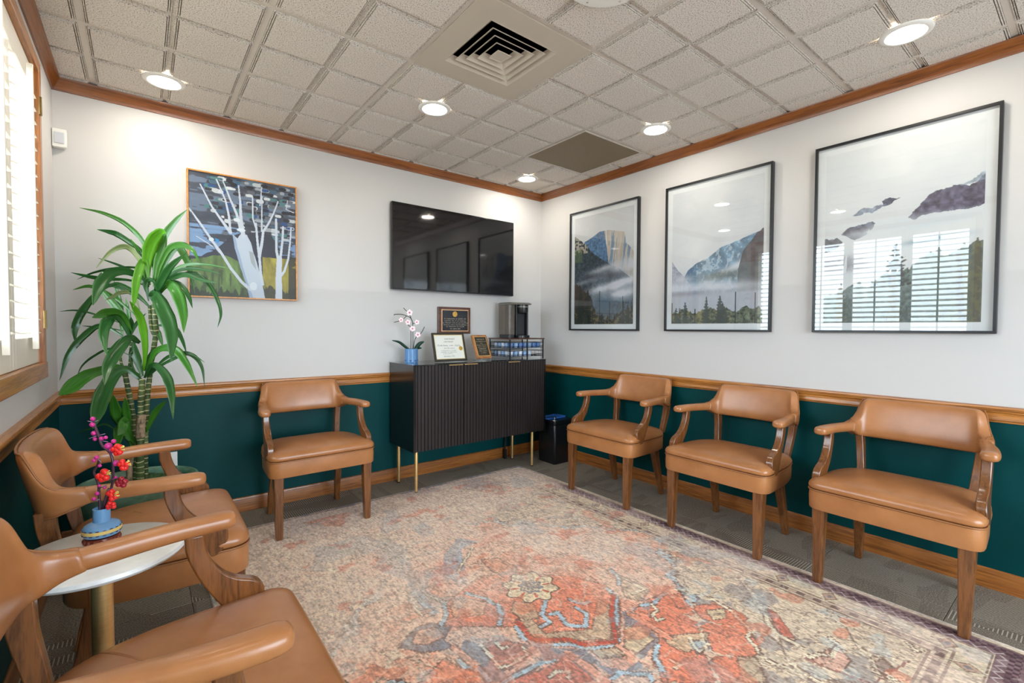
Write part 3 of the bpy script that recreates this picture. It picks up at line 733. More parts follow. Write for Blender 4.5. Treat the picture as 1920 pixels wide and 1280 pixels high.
LV = [  # points, width, tip forward, material, roll
    ([(850, 480), (835, 260), (730, 130), (600, 62), (455, 28)], 34, .10, 1, .5, .5),
    ([(885, 480), (900, 330), (940, 190), (1005, 100), (1070, 38)], 56, -.02, 1, .3, .3),
    ([(838, 465), (842, 330), (868, 230), (915, 170), (950, 172)], 84, .12, 2, 0, .5),
    ([(880, 440), (900, 340), (930, 250), (950, 180)], 52, .03, 1, .2, .5),
    ([(845, 420), (815, 290), (750, 232), (670, 180), (620, 165), (555, 152)], 42, .10, 0, .5, .6),
    ([(835, 400), (800, 330), (745, 262), (690, 252), (620, 290), (550, 372)], 36, .16, 3, .3, .5),
    ([(830, 330), (790, 270), (745, 205)], 26, .05, 1, .3, .5),
    ([(850, 450), (790, 374), (650, 375), (530, 400), (440, 438)], 26, .16, 0, .9, .5),
    ([(850, 430), (740, 380), (650, 345), (560, 315)], 22, .02, 0, .8, .5),
    ([(850, 480), (740, 442), (620, 435), (530, 425), (405, 398)], 36, .18, 0, .8, .7),
    ([(850, 470), (750, 400), (650, 396), (575, 460), (530, 585)], 72, .30, 0, .1, .7),
    ([(820, 560), (640, 470), (545, 530), (470, 620), (430, 710), (428, 795)], 50, .05, 0, .3, .7),
    ([(770, 640), (680, 560), (600, 510), (510, 476), (415, 497)], 30, .05, 1, .5, .6),
    ([(890, 460), (915, 360), (970, 260), (1040, 240), (1100, 270), (1143, 345)], 44, .14, 1, .2, .5),
    ([(890, 470), (950, 330), (1010, 252), (1060, 310), (1090, 400), (1112, 520)], 52, -.06, 1, .2, .5),
    ([(870, 560), (910, 470), (970, 370), (1065, 285)], 52, .16, 0, .2, .5),
    ([(890, 480), (970, 400), (1060, 355), (1180, 352), (1310, 375)], 22, .02, 1, .4, .5),
    ([(890, 500), (980, 405), (1080, 375), (1180, 385), (1262, 405)], 24, .12, 0, .4, .5),
    ([(880, 550), (950, 450), (1050, 410), (1150, 440), (1246, 458)], 42, .14, 0, .4, .4),
    ([(890, 540), (955, 462), (1005, 500), (1045, 620), (1050, 742)], 74, .16, 1, .1, .55),
    ([(900, 520), (985, 455), (1040, 480), (1080, 540), (1100, 602)], 38, .10, 0, .3, .5),
    ([(890, 510), (1000, 420), (1110, 400), (1190, 460), (1245, 560), (1262, 640), (1243, 712)], 26, .10, 0, .2, .6),
    ([(855, 540), (885, 520), (930, 600), (980, 740), (978, 905)], 92, .26, 0, .1, .6),
    ([(855, 470), (825, 330), (785, 420), (770, 520), (762, 600)], 52, .14, 2, .2, .5),
    ([(860, 600), (800, 540), (740, 492), (660, 460), (590, 500)], 32, .10, 0, .5, .4),
    ([(800, 610), (760, 520), (690, 512), (645, 535), (600, 556)], 30, .14, 3, .5, .5),
    ([(745, 740), (700, 650), (650, 580), (590, 510), (540, 440)], 50, .04, 1, .3, .4),
    ([(755, 740), (700, 640), (620, 625), (525, 655)], 62, .20, 1, .5, .75),
    ([(700, 780), (692, 660), (680, 550), (650, 440)], 36, .0, 1, .2, .5),
    ([(745, 740), (735, 640), (718, 540)], 26, .0, 1, .2, .5),
    ([(822, 960), (830, 820), (810, 680), (775, 610), (740, 560)], 48, .16, 2, .2, .5),
    ([(745, 770), (690, 665), (630, 660), (592, 740), (608, 872)], 66, .24, 0, .1, .6),
    ([(700, 760), (580, 700), (475, 765), (390, 870), (340, 1015)], 44, .12, 0, .3, .55),
    ([(700, 690), (520, 630), (430, 614), (340, 620)], 14, .06, 0, .5, .5),
    ([(700, 730), (600, 712), (530, 708), (470, 702)], 14, .0, 0, .5, .5),
    ([(800, 800), (745, 772), (680, 830), (620, 930), (598, 1040)], 78, .28, 0, .1, .6),
    ([(760, 880), (640, 832), (545, 870), (470, 930), (436, 1005)], 15, .06, 0, .3, .5),
    ([(800, 985), (690, 940), (590, 955), (500, 985), (420, 1040), (335, 1098)], 84, .30, 1, .2, .82),
    ([(805, 1010), (720, 950), (640, 1000), (585, 1100), (555, 1200), (530, 1290)], 92, .30, 0, .1, .65),
    ([(825, 1000), (875, 925), (945, 980), (978, 1080), (990, 1237)], 54, .22, 0, .1, .6),
    ([(830, 990), (890, 850), (990, 832), (1060, 910), (1130, 1052)], 54, .12, 1, .2, .55),
    ([(840, 1000), (920, 930), (1005, 885), (1080, 858), (1172, 912)], 24, .06, 0, .5, .5),
    ([(850, 980), (960, 880), (1080, 862), (1150, 930), (1170, 1055)], 30, .04, 0, .2, .5),
    ([(880, 700), (985, 705), (1035, 770), (1068, 865)], 30, .10, 0, .3, .5),
    ([(830, 960), (870, 860), (952, 826)], 34, .02, 0, .3, .5),
    ([(815, 990), (780, 880), (760, 785)], 50, .02, 0, .2, .5),
    ([(875, 700), (905, 745), (932, 822)], 34, -.02, 1, .2, .5),
    ([(780, 790), (740, 860), (770, 960), (820, 1000)], 12, .0, 0, .3, .5),
    ([(720, 1330), (665, 1200), (645, 1095)], 70, .10, 1, .2, .5),
    ([(745, 1330), (722, 1200), (715, 1110)], 50, .06, 1, .2, .5),
    ([(770, 1370), (690, 1290), (670, 1400)], 76, .14, 1, .1, .5),
    ([(760, 1420), (715, 1245), (700, 1290), (672, 1330)], 60, .16, 1, .1, .6),
    ([(835, 1310), (885, 1200), (952, 1128)], 44, .04, 1, .3, .5),
    ([(740, 1380), (620, 1270), (530, 1285), (430, 1320)], 12, .05, 0, .3, .5),
    ([(850, 560), (835, 480), (845, 440), (880, 450), (895, 500)], 30, .05, 0, .2, .5),
    ([(870, 560), (840, 500), (820, 440), (800, 390)], 30, .02, 0, .3, .5),
    ([(745, 760), (752, 700), (748, 650)], 34, .02, 0, .2, .5),
    ([(748, 760), (780, 690), (835, 630)], 24, .02, 0, .4, .5),
]
for pts, w, dt, mi, ro, sh in LV: leaf(pts, w, dt, mi, ro, sh)

# ------------------------------------------------------------------ painting, tv, plaque on the back wall
def frame_bars(parent, m_, w_, h_, bw, bd, name='frame_bar', bevel=.001):
    """frame in local xz plane, front at y=-bd, back y=0, centred"""
    a, b = w_ / 2, h_ / 2
    for x0, x1, z0, z1 in ((-a, a, b - bw, b), (-a, a, -b, -b + bw), (-a, -a + bw, -b + bw, b - bw), (a - bw, a, -b + bw, b - bw)):
        bx(name, m_, parent, x0, x1, -bd, 0, z0, z1, bevel)
pt = empty('painting', (-2.503, -.003, 1.722), 0, 'framed painting of white birch trees in slim blond wood, above the plant', 'painting')
frame_bars(pt, MAT['blond'], .600, .748, .008, .040)
tv = empty('television', (-.963, -.012, 1.791), 0, 'large black wall-mounted television above the cabinet', 'television')
bx('bezel', MAT['tvframe'], tv, -.580, .580, -.046, -.012, -.328, .328, .003)
bx('screen', MAT['screen'], tv, -.573, .573, -.0475, -.0455, -.318, .322, .0005)
bx('chin_strip', mat('tv_chin', lin((120, 120, 125)), .3, metal=.8), tv, -.57, .57, -.047, -.030, -.332, -.327, .001)
bx('wall_bracket', MAT['black'], tv, -.25, .25, -.012, .011, -.2, .2)
WT = mat('engraved_text', lin((190, 178, 150)), .5); BT = mat('ink_text', lin((90, 92, 96)), .7)
def textlines(parent, lines, m_, y, name='text_line'):
    """(x, z, size, word lengths, capitals): the lettering is too small to read in the photo, so each letter is a small stroke of its line"""
    for x, z, s, words, cap in lines:
        g = G(); w_ = s * .56; n_ = sum(words) + len(words) - 1; r_ = random.Random(n_); q = x - n_ * w_ / 2
        for wl_ in words:
            for i in range(wl_):
                h_ = s * (.72 if cap or (i == 0 and wl_ > 6) or r_.random() < .3 else .48); k_ = r_.randint(0, 3)
                g.box(q, q + w_ * .22, y - .0004, y, z, z + h_)
                if k_ != 0: g.box(q + w_ * .22, q + w_ * .72, y - .0004, y, z + (h_ - s * .13 if k_ == 1 else 0 if k_ == 2 else h_ * .45), z + (h_ if k_ == 1 else s * .13 if k_ == 2 else h_ * .45 + s * .13))
                q += w_
            q += w_
        g.build(name, m_, parent, fix=False)
def seal(parent, x, z, y, r, m_, nm='gold_seal', n=24):
    g = G(); ring = []
    for k in range(n * 2): q = r * (1.0 if k % 2 else .88); a = k * math.pi / n; ring.append((x + q * math.cos(a), z + q * math.sin(a)))
    g.loft([[(p[0], y, p[1]) for p in ring], [(p[0], y - .0015, p[1]) for p in ring], [(x + (p[0] - x) * .7, y - .0022, z + (p[1] - z) * .7) for p in ring], [(x + (p[0] - x) * .6, y - .0012, z + (p[1] - z) * .6) for p in ring]])
    return g.build(nm, m_, parent)
GOLDS = mat('seal_gold', lin((214, 172, 84)), .35, metal=.6); PLB = mat('plaque_black', lin((28, 28, 34)), .25)
wp = empty('award_plaque', (-.976, -.003, 1.236), 0, 'walnut award plaque with black plate and gold seal on the wall under the television', 'plaque')
bx('backboard', MAT['walnut'], wp, -.155, .155, -.020, 0, -.110, .110, .003)
bx('gold_border', mat('copper_border', lin((214, 170, 128)), .3, metal=.5), wp, -.127, .134, -.0215, -.0195, -.092, .090, .0005)
bx('plate', PLB, wp, -.118, .127, -.0228, -.0210, -.084, .082, .0005)
s_ = seal(wp, 0, .052, -.0228, .024, GOLDS)
textlines(wp, [(.005, .008, .013, (2, 11, 2, 7, 3), 1), (.005, -.008, .012, (9, 4, 2, 3, 9), 0), (.005, -.024, .012, (3, 8, 5, 2, 4, 9), 0), (.005, -.040, .012, (9, 6, 3, 12), 0), (.005, -.055, .012, (3, 10, 3, 7), 0), (.005, -.074, .013, (3, 5, 4), 1)], WT, -.0229)

# ------------------------------------------------------------------ landscape pictures on the right wall
PIC = []
for k, (ya, lb) in enumerate(((-.412, 'black framed photo of a pale sheer cliff above misty forest, nearest the room corner'),
                              (-1.381, 'black framed photo of a cloudy valley with blue mountain slope, middle of the three'),
                              (-2.342, 'black framed photo of a dark domed peak over mist and tall pines, rightmost'))):
    w_, h_ = .735, 1.028
    e_ = empty('framed_picture', (-.004, ya - w_ / 2, 1.166 + .5 * h_ - .008), -math.pi / 2, lb, 'picture', 'framed mountain photographs on the right wall')
    frame_bars(e_, MAT['framebl'], w_, h_, .0125, .028)
    bx('mat_board', MAT['mattboard'], e_, -w_ / 2 + .004, w_ / 2 - .004, -.012, -.004, -h_ / 2 + .004, h_ / 2 - .004)
    bx('glass', MAT['picglass'], e_, -w_ / 2 + .010, w_ / 2 - .010, -.0240, -.0232, -h_ / 2 + .010, h_ / 2 - .010)
    PIC.append(e_)

# ------------------------------------------------------------------ cabinet
X0, X1, Y0, Y1, Z0, Z1 = -1.548, -.312, -.418, -.022, .300, .913
cb = empty('sideboard_cabinet', ((X0 + X1) / 2, (Y0 + Y1) / 2, 0), 0, 'black three-door sideboard with fluted doors and slim gold legs under the television', 'cabinet')
lx, ly = (X1 - X0) / 2, (Y1 - Y0) / 2
g = G(); g.box(-lx, -lx + .018, -ly, ly, Z0, Z1 - .006).box(lx - .018, lx, -ly, ly, Z0, Z1 - .006).box(-lx + .018, lx - .018, -ly + .022, ly, Z0, Z0 + .018)
g.box(-lx + .018, lx - .018, ly - .01, ly, Z0 + .018, Z1 - .006).box(-lx + .018, lx - .018, -ly + .022, ly - .01, Z1 - .024, Z1 - .006)
g.build('body', MAT['cabinet'], cb, fix=False)
bx('glass_top', MAT['cabtop'], cb, -lx - .001, lx + .001, -ly - .001, ly + .001, Z1 - .006, Z1, .001)
dw = (2 * lx - .006) / 3
hand = ((.5 * dw + .07), None, None)
for k in range(3):
    a = -lx + .003 + k * dw + .0015; b = a + dw - .003; pts = [(a, -ly + .020)]
    nr = 15; p_ = (b - a) / nr
    for j in range(nr):
        c0 = a + j * p_
        pts += [(c0 + .0015, -ly + .009), (c0 + .0045, -ly + .002), (c0 + p_ - .0045, -ly + .002), (c0 + p_ - .0015, -ly + .009)]
    pts.append((b, -ly + .020))
    g = G(); g.loft([[(p[0], p[1], Z0 + .002) for p in pts], [(p[0], p[1], Z1 - .008) for p in pts]])
    d_ = g.build('door', MAT['cabdoor'], cb)
    hx = (b - .068, a + .062, a + .068)[k]
    g = G(); prof = [(-.060, 0), (-.052, -.010), (.052, -.010), (.060, 0)]
    g.loft([[(hx + p[0], -ly - .002 + p[1] * 1.1, Z1 - .013) for p in prof], [(hx + p[0], -ly - .002 + p[1] * 1.1, Z1 - .009) for p in prof]])
    g.box(hx - .055, hx + .055, -ly - .003, -ly + .004, Z1 - .0125, Z1 - .0085)
    g.build('handle', MAT['gold'], d_)
for x, y, zf in ((-1.517 + .012, -.085, 0), (-1.513 + .012, -.363, .0042), (-.420, -.098, 0), (-.420, -.370, 0)):
    G().lathe([(.0105, .008), (.0125, .14), (.0135, Z0), (.0125, Z0 + .004)], 20, (x - (X0 + X1) / 2, y - (Y0 + Y1) / 2, 0)).build('leg', MAT['gold'], cb, smooth=True, angle=40)
    G().lathe([(.001, zf), (.0105, zf), (.0105, .008)], 16, (x - (X0 + X1) / 2, y - (Y0 + Y1) / 2, 0)).build('foot_pad', MAT['black'], cb)
cd = G().tube(catmull([(-.41, -.06, .297), (-.42, -.055, .24), (-.452, -.05, .20), (-.462, -.048, .12), (-.466, -.05, .06), (-.462, -.05, .012)], 5), .007, 8)
cd.box(-.474, -.452, -.062, -.040, .0, .085)
o = cd.build('power_cord', MAT['black'], None, smooth=True, angle=40); tag(o, 'black power cord hanging under the cabinet to the floor by its right rear leg', 'cord')
ZT = Z1
# orchid
OX, OY = -1.440, -.165
oc = empty('toy_orchid', (OX, OY, ZT), 0, 'white and pink toy-brick orchid in a fluted blue pot on the cabinet, left end', 'plant')
g = G(); n = 48; rings = []
for z, r in ((0, .047), (.006, .049), (.100, .049), (.104, .046), (.104, .040), (.092, .038)):
    rings.append([((r - (.004 if (a % 6 in (0,)) and .0 < z < .102 else 0)) * math.cos(a * 2 * math.pi / n), (r - (.004 if (a % 6 in (0,)) and 0 < z < .102 else 0)) * math.sin(a * 2 * math.pi / n), z) for a in range(n)])
g.loft(rings); g.build('pot', mat('pot_blue', lin((96, 140, 186)), .3), oc)
g = G()
for k in range(8):
    a = k * math.pi / 4 + .2; g.box(.046, .0505, -.006, .006, .012, .022, Matrix.Rotation(a, 4, 'Z'))
g.build('base_notch', mat('pot_blue_dark', lin((50, 86, 132)), .4), oc, fix=False)
def oy(u, v, dy=0): return aty(u, v, OY + dy) - Vector((OX, OY, ZT))
OG = mat('orchid_stem', lin((44, 46, 30)), .4); OL = mat('orchid_leaf', lin((22, 62, 44)), .3); OW = mat('orchid_petal', lin((250, 226, 226)), .35); OP = mat('orchid_pink', lin((214, 96, 132)), .35)
z5 = lambda x, y, dy=0: oy(725 + x / 10.66, 570 + y / 10.66, dy)
for w_ in ([z5(482, 960), z5(484, 700), z5(484, 530)], [z5(522, 960), z5(525, 700), z5(520, 480), z5(515, 350), z5(470, 270), z5(400, 235), z5(300, 205), z5(160, 205), z5(155, 225)],
           [z5(530, 900), z5(560, 720), z5(610, 640), z5(690, 575), z5(755, 455)], [z5(515, 350), z5(490, 290), z5(460, 210)], [z5(520, 400), z5(560, 370), z5(610, 350)], [z5(515, 450), z5(440, 430), z5(400, 370)], [z5(400, 235), z5(300, 320), z5(150, 365)], [z5(460, 200), z5(380, 120), z5(335, 75)]):
    G().tube(catmull(w_, 4), .0026, 6).build('stem', OG, oc, smooth=True)
def petal(c, a, L, wd, tilt, parent, m_):
    d = AR * math.cos(a) + Vector((0, 0, 1)) * math.sin(a); n_ = Vector((-AF.x, -AF.y, 0)).normalized(); s = d.cross(n_)
    rows = []
    for i in range(6):
        t_ = i / 5; w_ = wd * math.sin(math.pi * (.12 + .80 * t_)) ** .7; cen = c + d * L * t_ + n_ * (tilt * L * t_ * (1 - .5 * t_))
        rows.append([cen - s * w_ / 2 + n_ * .0, cen + n_ * .0016, cen + s * w_ / 2, cen - n_ * .0016])
    return rows
for i_, (x, y, r) in enumerate(((460, 170, .017), (290, 315, .013), (425, 360, .015), (605, 360, .014), (520, 490, .016), (625, 610, .016))):
    c = z5(x, y, -.012); g = G()
    for k in range(5): g.loft(petal(c, math.pi / 2 + k * 2 * math.pi / 5 + .1 * i_, r * 1.35, r * 1.25, .15, oc, OW))
    f_ = g.build('blossom', OW, oc, smooth=True, angle=50)
    g = G(); n_ = Vector((-AF.x, -AF.y, 0)).normalized(); g.ball(c + n_ * .005, r * .27, 8, 5)
    for k in range(4): a = k * math.pi / 2 + .6; g.ball(c + n_ * .004 + (AR * math.cos(a) + Vector((0, 0, 1)) * math.sin(a)) * r * .36, r * .15, 6, 4)
    g.build('pink_centre', OP, f_, smooth=True)
for pts, w_ in (([z5(470, 930), z5(370, 850), z5(250, 760), z5(110, 725, -.02)], .020), ([z5(540, 940), z5(600, 860), z5(660, 790), z5(745, 750, -.03)], .032), ([z5(545, 940), z5(620, 880), z5(700, 880, -.03)], .02)):
    C_ = catmull(pts, 4); rows = []; k = len(C_)
    for i in range(k):
        t_ = i / (k - 1); d = (C_[min(i + 1, k - 1)] - C_[max(i - 1, 0)]).normalized(); s = d.cross(Vector((-AF.x, -AF.y, .3)).normalized()).normalized(); n_ = s.cross(d)
        hw = w_ / 2 * (math.sin(math.pi * min(.97, .12 + .85 * t_)) ** .6)
        rows.append([C_[i] - s * hw, C_[i] + n_ * .003, C_[i] + s * hw, C_[i] - n_ * .001])
    G().loft(rows).build('leaf', OL, oc, smooth=True)

# certificate on its stand
def leaning(name, x, y, w_, h_, lean, lb, cat, rz=0):
    e_ = empty(name, (x, y, ZT + .0055), rz, lb, cat); e_.rotation_mode = 'XYZ'
    e_.rotation_euler = (-lean, 0, rz); return e_
ce_ = leaning('framed_certificate', -1.168, -.285, .283, .215, .27, 'framed white certificate with gold seal leaning on the cabinet top', 'certificate')
cw, chh = .283, .222
for x0, x1, z0, z1 in ((-cw / 2, cw / 2, chh - .014, chh), (-cw / 2, cw / 2, 0, .016), (-cw / 2, -cw / 2 + .015, .016, chh - .014), (cw / 2 - .015, cw / 2, .016, chh - .014)):
    bx('frame_bar', mat('cert_frame', lin((46, 44, 36)), .3), ce_, x0, x1, -.012, .002, z0, z1, .002)
bx('paper', mat('certificate_paper', lin((226, 226, 216)), .6), ce_, -cw / 2 + .012, cw / 2 - .012, -.006, -.001, .012, chh - .010)
g = G()
for a in ((-cw / 2 + .015, cw / 2 - .015, chh - .020, chh - .014), (-cw / 2 + .015, cw / 2 - .015, .016, .021), (-cw / 2 + .015, -cw / 2 + .020, .021, chh - .02), (cw / 2 - .020, cw / 2 - .015, .021, chh - .02)): g.box(a[0], a[1], -.0072, -.0060, a[2], a[3])
g.build('gold_edge', mat('gold_edge', lin((222, 200, 140)), .4, metal=.3), ce_, fix=False)
seal(ce_, .098, .098, -.0062, .018, GOLDS)
textlines(ce_, [(.012, .168, .017, (10,), 1), (.0, .147, .015, (10,), 1), (.0, .117, .018, (9, 4, 5), 0), (.0, .097, .013, (3, 9), 0), (-.01, .080, .009, (2, 11, 2, 8), 0), (-.01, .068, .009, (11, 3, 12), 0), (-.02, .056, .009, (2, 3, 10), 0), (-.01, .034, .014, (8, 3), 0)], BT, -.0063)
g = G(); g.box(-.04, .04, .003, .008, .01, .10); g.tube([(-.0, .006, .10), (.0, .100, .034)], .003, 6); 
g.build('easel_back', MAT['black'], ce_)
# small plaque
sp2 = leaning('small_plaque', -.848, -.268, .155, .2, .40, 'small light-wood award plaque with black plate leaning beside the certificate', 'plaque', .08)
sp2.location.z += .0065
bx('backboard', MAT['plaquewood'], sp2, -.077, .077, -.012, .006, 0, .205, .004)
bx('gold_border', mat('plate_border', lin((226, 182, 116)), .3, metal=.5), sp2, -.064, .064, -.0135, -.0118, .018, .190, .0005)
bx('plate', mat('plate_dark', lin((58, 52, 42)), .25), sp2, -.058, .058, -.0148, -.0130, .025, .184, .0005)
textlines(sp2, [(0, .160, .011, (9, 2), 1), (0, .142, .011, (3, 6, 6), 0), (0, .126, .010, (4,), 0), (0, .110, .010, (7, 6, 3), 0), (0, .094, .010, (5, 2, 7), 0), (0, .076, .012, (11,), 1), (0, .060, .010, (6, 7), 0), (0, .044, .010, (2, 7), 0)], WT, -.0149)
sl = empty('acrylic_easel', (-.848, -.268, ZT), .08, 'clear acrylic easel holding the small wood plaque', 'easel')
g = G(); g.box(-.05, -.04, -.025, .085, 0, .005).box(.04, .05, -.025, .085, 0, .005).box(-.05, -.04, -.027, -.021, 0, .018).box(.04, .05, -.027, -.021, 0, .018).box(-.05, .05, .075, .085, 0, .005)
g.build('easel_rail', glassy('acrylic', (.9, .92, .9), .05, 1.5, .1, (.8, .8, .8)), sl, fix=False)

# pod organiser with coffee maker
OX0, OX1, OY0, OY1 = -.645, -.272, -.345, -.055; OZ0, OZ1 = ZT, 1.090
og = empty('pod_organizer', ((OX0 + OX1) / 2, (OY0 + OY1) / 2, OZ0), 0, 'black wire coffee pod rack with brown wooden top on the cabinet, right end', 'rack')
a, b, hh = (OX1 - OX0) / 2, (OY1 - OY0) / 2, OZ1 - OZ0
bx('wood_top', MAT['walnut'], og, -a - .006, a + .006, -b - .006, b + .006, hh - .010, hh, .002)
g = G()
for x in (-a, 0.0, a - .008):
    for y in (-b, b - .008):
        if x == 0.0 and y > 0: continue
        g.box(x, x + .008, y, y + .008, 0, hh - .010)
g.build('post', MAT['black'], og, fix=False)
TIER = (.096, .026)
for tz in TIER:
    g = G()
    for z in (tz, tz + .012, tz + .045):
        g.tube([(-a + .004, -b + .004, z), (a - .004, -b + .004, z), (a - .004, b - .004, z), (-a + .004, b - .004, z)], .0022, 6, closed=True)
    for k in range(9): x = -a + .01 + k * (2 * a - .02) / 8; g.tube([(x, -b + .002, z - .001), (x, -b + .002, tz), (x, b - .002, tz)], .0014, 5)
    for k in range(6): y = -b + .02 + k * (2 * b - .04) / 5; g.tube([(-a + .002, y, tz + .044), (-a + .002, y, tz), (a - .002, y, tz)], .0014, 5)
    g.build('wire_drawer', MAT['black'], og, smooth=True)
pm = [mat('pod_blue', lin((150, 184, 224)), .4), mat('pod_white', lin((216, 226, 240)), .4), mat('pod_deep_blue', lin((100, 138, 192)), .4)]
def podmesh():
    return G().lathe([(.001, 0), (.0165, 0), (.0175, .002), (.0210, .036), (.0225, .037), (.0225, .039), (.001, .0395)], 16)
PM = []
for i_, m_ in enumerate(pm):
    o = podmesh().build('coffee_pod', m_, None, smooth=True, angle=40); PM.append(o)
used = [False] * 3; npod = 0
for ti, tz in enumerate(TIER):
    for side in ('front', 'side'):
        cnt = (7 if ti == 0 else 5) if side == 'front' else 4
        for j in range(cnt):
            if side == 'front': x, y = OX0 + .033 + j * .0505, OY0 + .032
            else: x, y = OX0 + .033, OY0 + .032 + (j + 1) * .0505
            mi = (2 if (j % 3 != 1) else 0) if side == 'front' and ti == 0 else (1 if (j + ti) % 2 else 0)
            o = PM[mi] if not used[mi] else PM[mi].copy()
            if used[mi]: COL.objects.link(o)
            used[mi] = True
            o.location = (x, y, OZ0 + tz + .0022); npod += 1
            col = ('light blue', 'white', 'deep blue')[mi]
            row = ('upper', 'lower')[ti]
            ordn = ('first', 'second', 'third', 'fourth', 'fifth', 'sixth', 'seventh')[j]
            if side == 'front': lb = f'{col} coffee pod, {ordn} from left in the rack front, {row} tier'
            else: lb = f'{col} coffee pod, {ordn} behind the front on the rack left side, {row} tier'
            tag(o, lb, 'coffee pod', 'coffee pods in the wire rack')
KX, KY, KZ = -.468, -.190, OZ1
km = empty('coffee_maker', (KX, KY, KZ), 0, 'black single-serve coffee maker with clear side tank on the pod rack', 'coffee maker')
KB = mat('maker_black', lin((22, 22, 26)), .3); KD = mat('maker_grey', lin((52, 52, 54)), .45); KS = mat('maker_silver', lin((140, 138, 130)), .35, metal=.6)
def rr2(x0, x1, y0, y1, r): return rpoly([(x1, y1, r), (x0, y1, r), (x0, y0, r), (x1, y0, r)], 4)
def ext(poly, z0, z1, nm, m_, par, bev=.003):
    return G().loft([[(p[0], p[1], z0) for p in poly], [(p[0], p[1], z1) for p in poly]]).build(nm, m_, par, smooth=True, angle=40, bevel=bev)
ext(rr2(-.035, .100, -.02, .11, .02), 0, .285, 'body', KB, km)
g = G(); g.loft([[(p[0], p[1], 0) for p in rpoly([(.100, -.02, .01), (-.035, -.02, .01), (-.025, -.115, .05), (.09, -.115, .05)], 5)], [(p[0], p[1], .024) for p in rpoly([(.100, -.02, .01), (-.035, -.02, .01), (-.025, -.115, .05), (.09, -.115, .05)], 5)]])
g.build('drip_tray', KB, km, smooth=True, angle=40, bevel=.002)
bx('cup_bay', KD, km, -.020, .086, -.024, -.018, .03, .21, .002)
ext(rr2(-.035, -.020, -.06, .02, .004), .02, .285, 'side_column', KB, km, .002); ext(rr2(.086, .100, -.06, .02, .004), .02, .285, 'side_column', KB, km, .002)
G().lathe([(.001, .215), (.046, .215), (.050, .225), (.050, .285), (.001, .285)], 32, (.034, -.060, 0)).build('brew_head', KB, km, smooth=True, angle=40)
G().lathe([(.052, .262), (.053, .264), (.053, .270), (.052, .272)], 32, (.034, -.060, 0), cap=False).build('silver_band', KS, km, smooth=True)
G().loft([[(p[0], p[1], .285) for p in rpoly([(.106, .112, .02), (-.112, .112, .03), (-.112, -.07, .04), (.106, -.118, .05)], 5)], [(p[0], p[1], .296) for p in rpoly([(.110, .115, .02), (-.116, .115, .03), (-.116, -.075, .04), (.110, -.122, .05)], 5)],
          [(p[0] * .9, p[1] * .9, .304) for p in rpoly([(.106, .112, .02), (-.112, .112, .03), (-.112, -.07, .04), (.106, -.118, .05)], 5)]]).build('lid', KS, km, smooth=True, angle=40)
ext(rr2(-.108, -.038, -.055, .105, .02), .03, .284, 'water_tank', MAT['tank'], km, 0)
ext(rr2(-.104, -.038, -.050, .100, .02), 0, .030, 'tank_base', KD, km, .002)

# ------------------------------------------------------------------ bin
bn = empty('trash_bin', (-.140, -.362, 0), 0, 'black rectangular step bin with a blue liner in the corner beside the cabinet', 'trash can')
bp_ = rr2(-.112, .112, -.112, .112, .022)
G().loft([[(p[0] * k, p[1] * k, z) for p in bp_] for k, z in ((.95, 0), (.96, .004), (.98, .15), (1, .335), (.99, .337), (.95, .337))]).build('body', MAT['canblack'], bn, smooth=True, angle=40)
G().loft([[(p[0] * k, p[1] * k, z) for p in bp_] for k, z in ((.96, .340), (1.005, .341), (1.01, .345), (1.01, .367), (.99, .374), (.93, .377), (.90, .372))]).build('lid_rim', MAT['canblack'], bn, smooth=True, angle=40)
G().lathe([(.001, .372), (.028, .372), (.020, .378), (.006, .380), (.006, .390), (.014, .394), (.014, .399), (.001, .401)], 20, (-.066, -.060, 0)).build('lid_knob', MAT['chrome'], bn, smooth=True, angle=40)
g = G(); rr = random.Random(2); rings = []
for k, z in ((.90, .372), (.98, .378), (.97, .388), (.90, .384)):
    rings.append([(p[0] * k * .98, max(p[1], -.02) * k, z + rr.uniform(-.003, .003)) for p in bp_])
g.loft(rings).build('liner', MAT['bluebag'], bn, smooth=True)

# ------------------------------------------------------------------ printed and woven images as colour attributes on fine grids
def vnoise(x, y, seed, oct_=4, per=.5):
    r_ = np.random.RandomState(seed); out = np.zeros_like(x); amp = 1.0; tot = 0
    for o in range(oct_):
        T_ = r_.rand(64, 64); xx = x * 2 ** o + 13.7 * o; yy = y * 2 ** o + 7.3 * o
        xi = np.floor(xx).astype(int); yi = np.floor(yy).astype(int); fx = xx - xi; fy = yy - yi
        fx = fx * fx * (3 - 2 * fx); fy = fy * fy * (3 - 2 * fy)
        a = T_[xi % 64, yi % 64]; b = T_[(xi + 1) % 64, yi % 64]; c = T_[xi % 64, (yi + 1) % 64]; d = T_[(xi + 1) % 64, (yi + 1) % 64]
        out += amp * ((a * (1 - fx) + b * fx) * (1 - fy) + (c * (1 - fx) + d * fx) * fy); tot += amp; amp *= per
    return out / tot
def C3(c): return np.array(c, float)[None, None, :] / 255
def lay(img, mask, col):
    m_ = np.clip(mask, 0, 1)[..., None]; col = C3(col) if not isinstance(col, np.ndarray) else col
    return img * (1 - m_) + col * m_
def inpoly(U, V, P):
    r_ = np.zeros(U.shape, bool); n_ = len(P)
    for i in range(n_):
        x1, y1 = P[i]; x2, y2 = P[(i + 1) % n_]
        if y1 == y2: continue
        c = ((y1 > V) != (y2 > V)) & (U < (x2 - x1) * (V - y1) / (y2 - y1) + x1); r_ ^= c
    return r_
def under(U, V, pts, rough=.02, seed=1, fr=14):
    xs, ys = zip(*pts); y = np.interp(U, xs, ys) + (vnoise(U * fr, V * 3, seed, 4, .6) - .5) * rough * 2
    return V > y
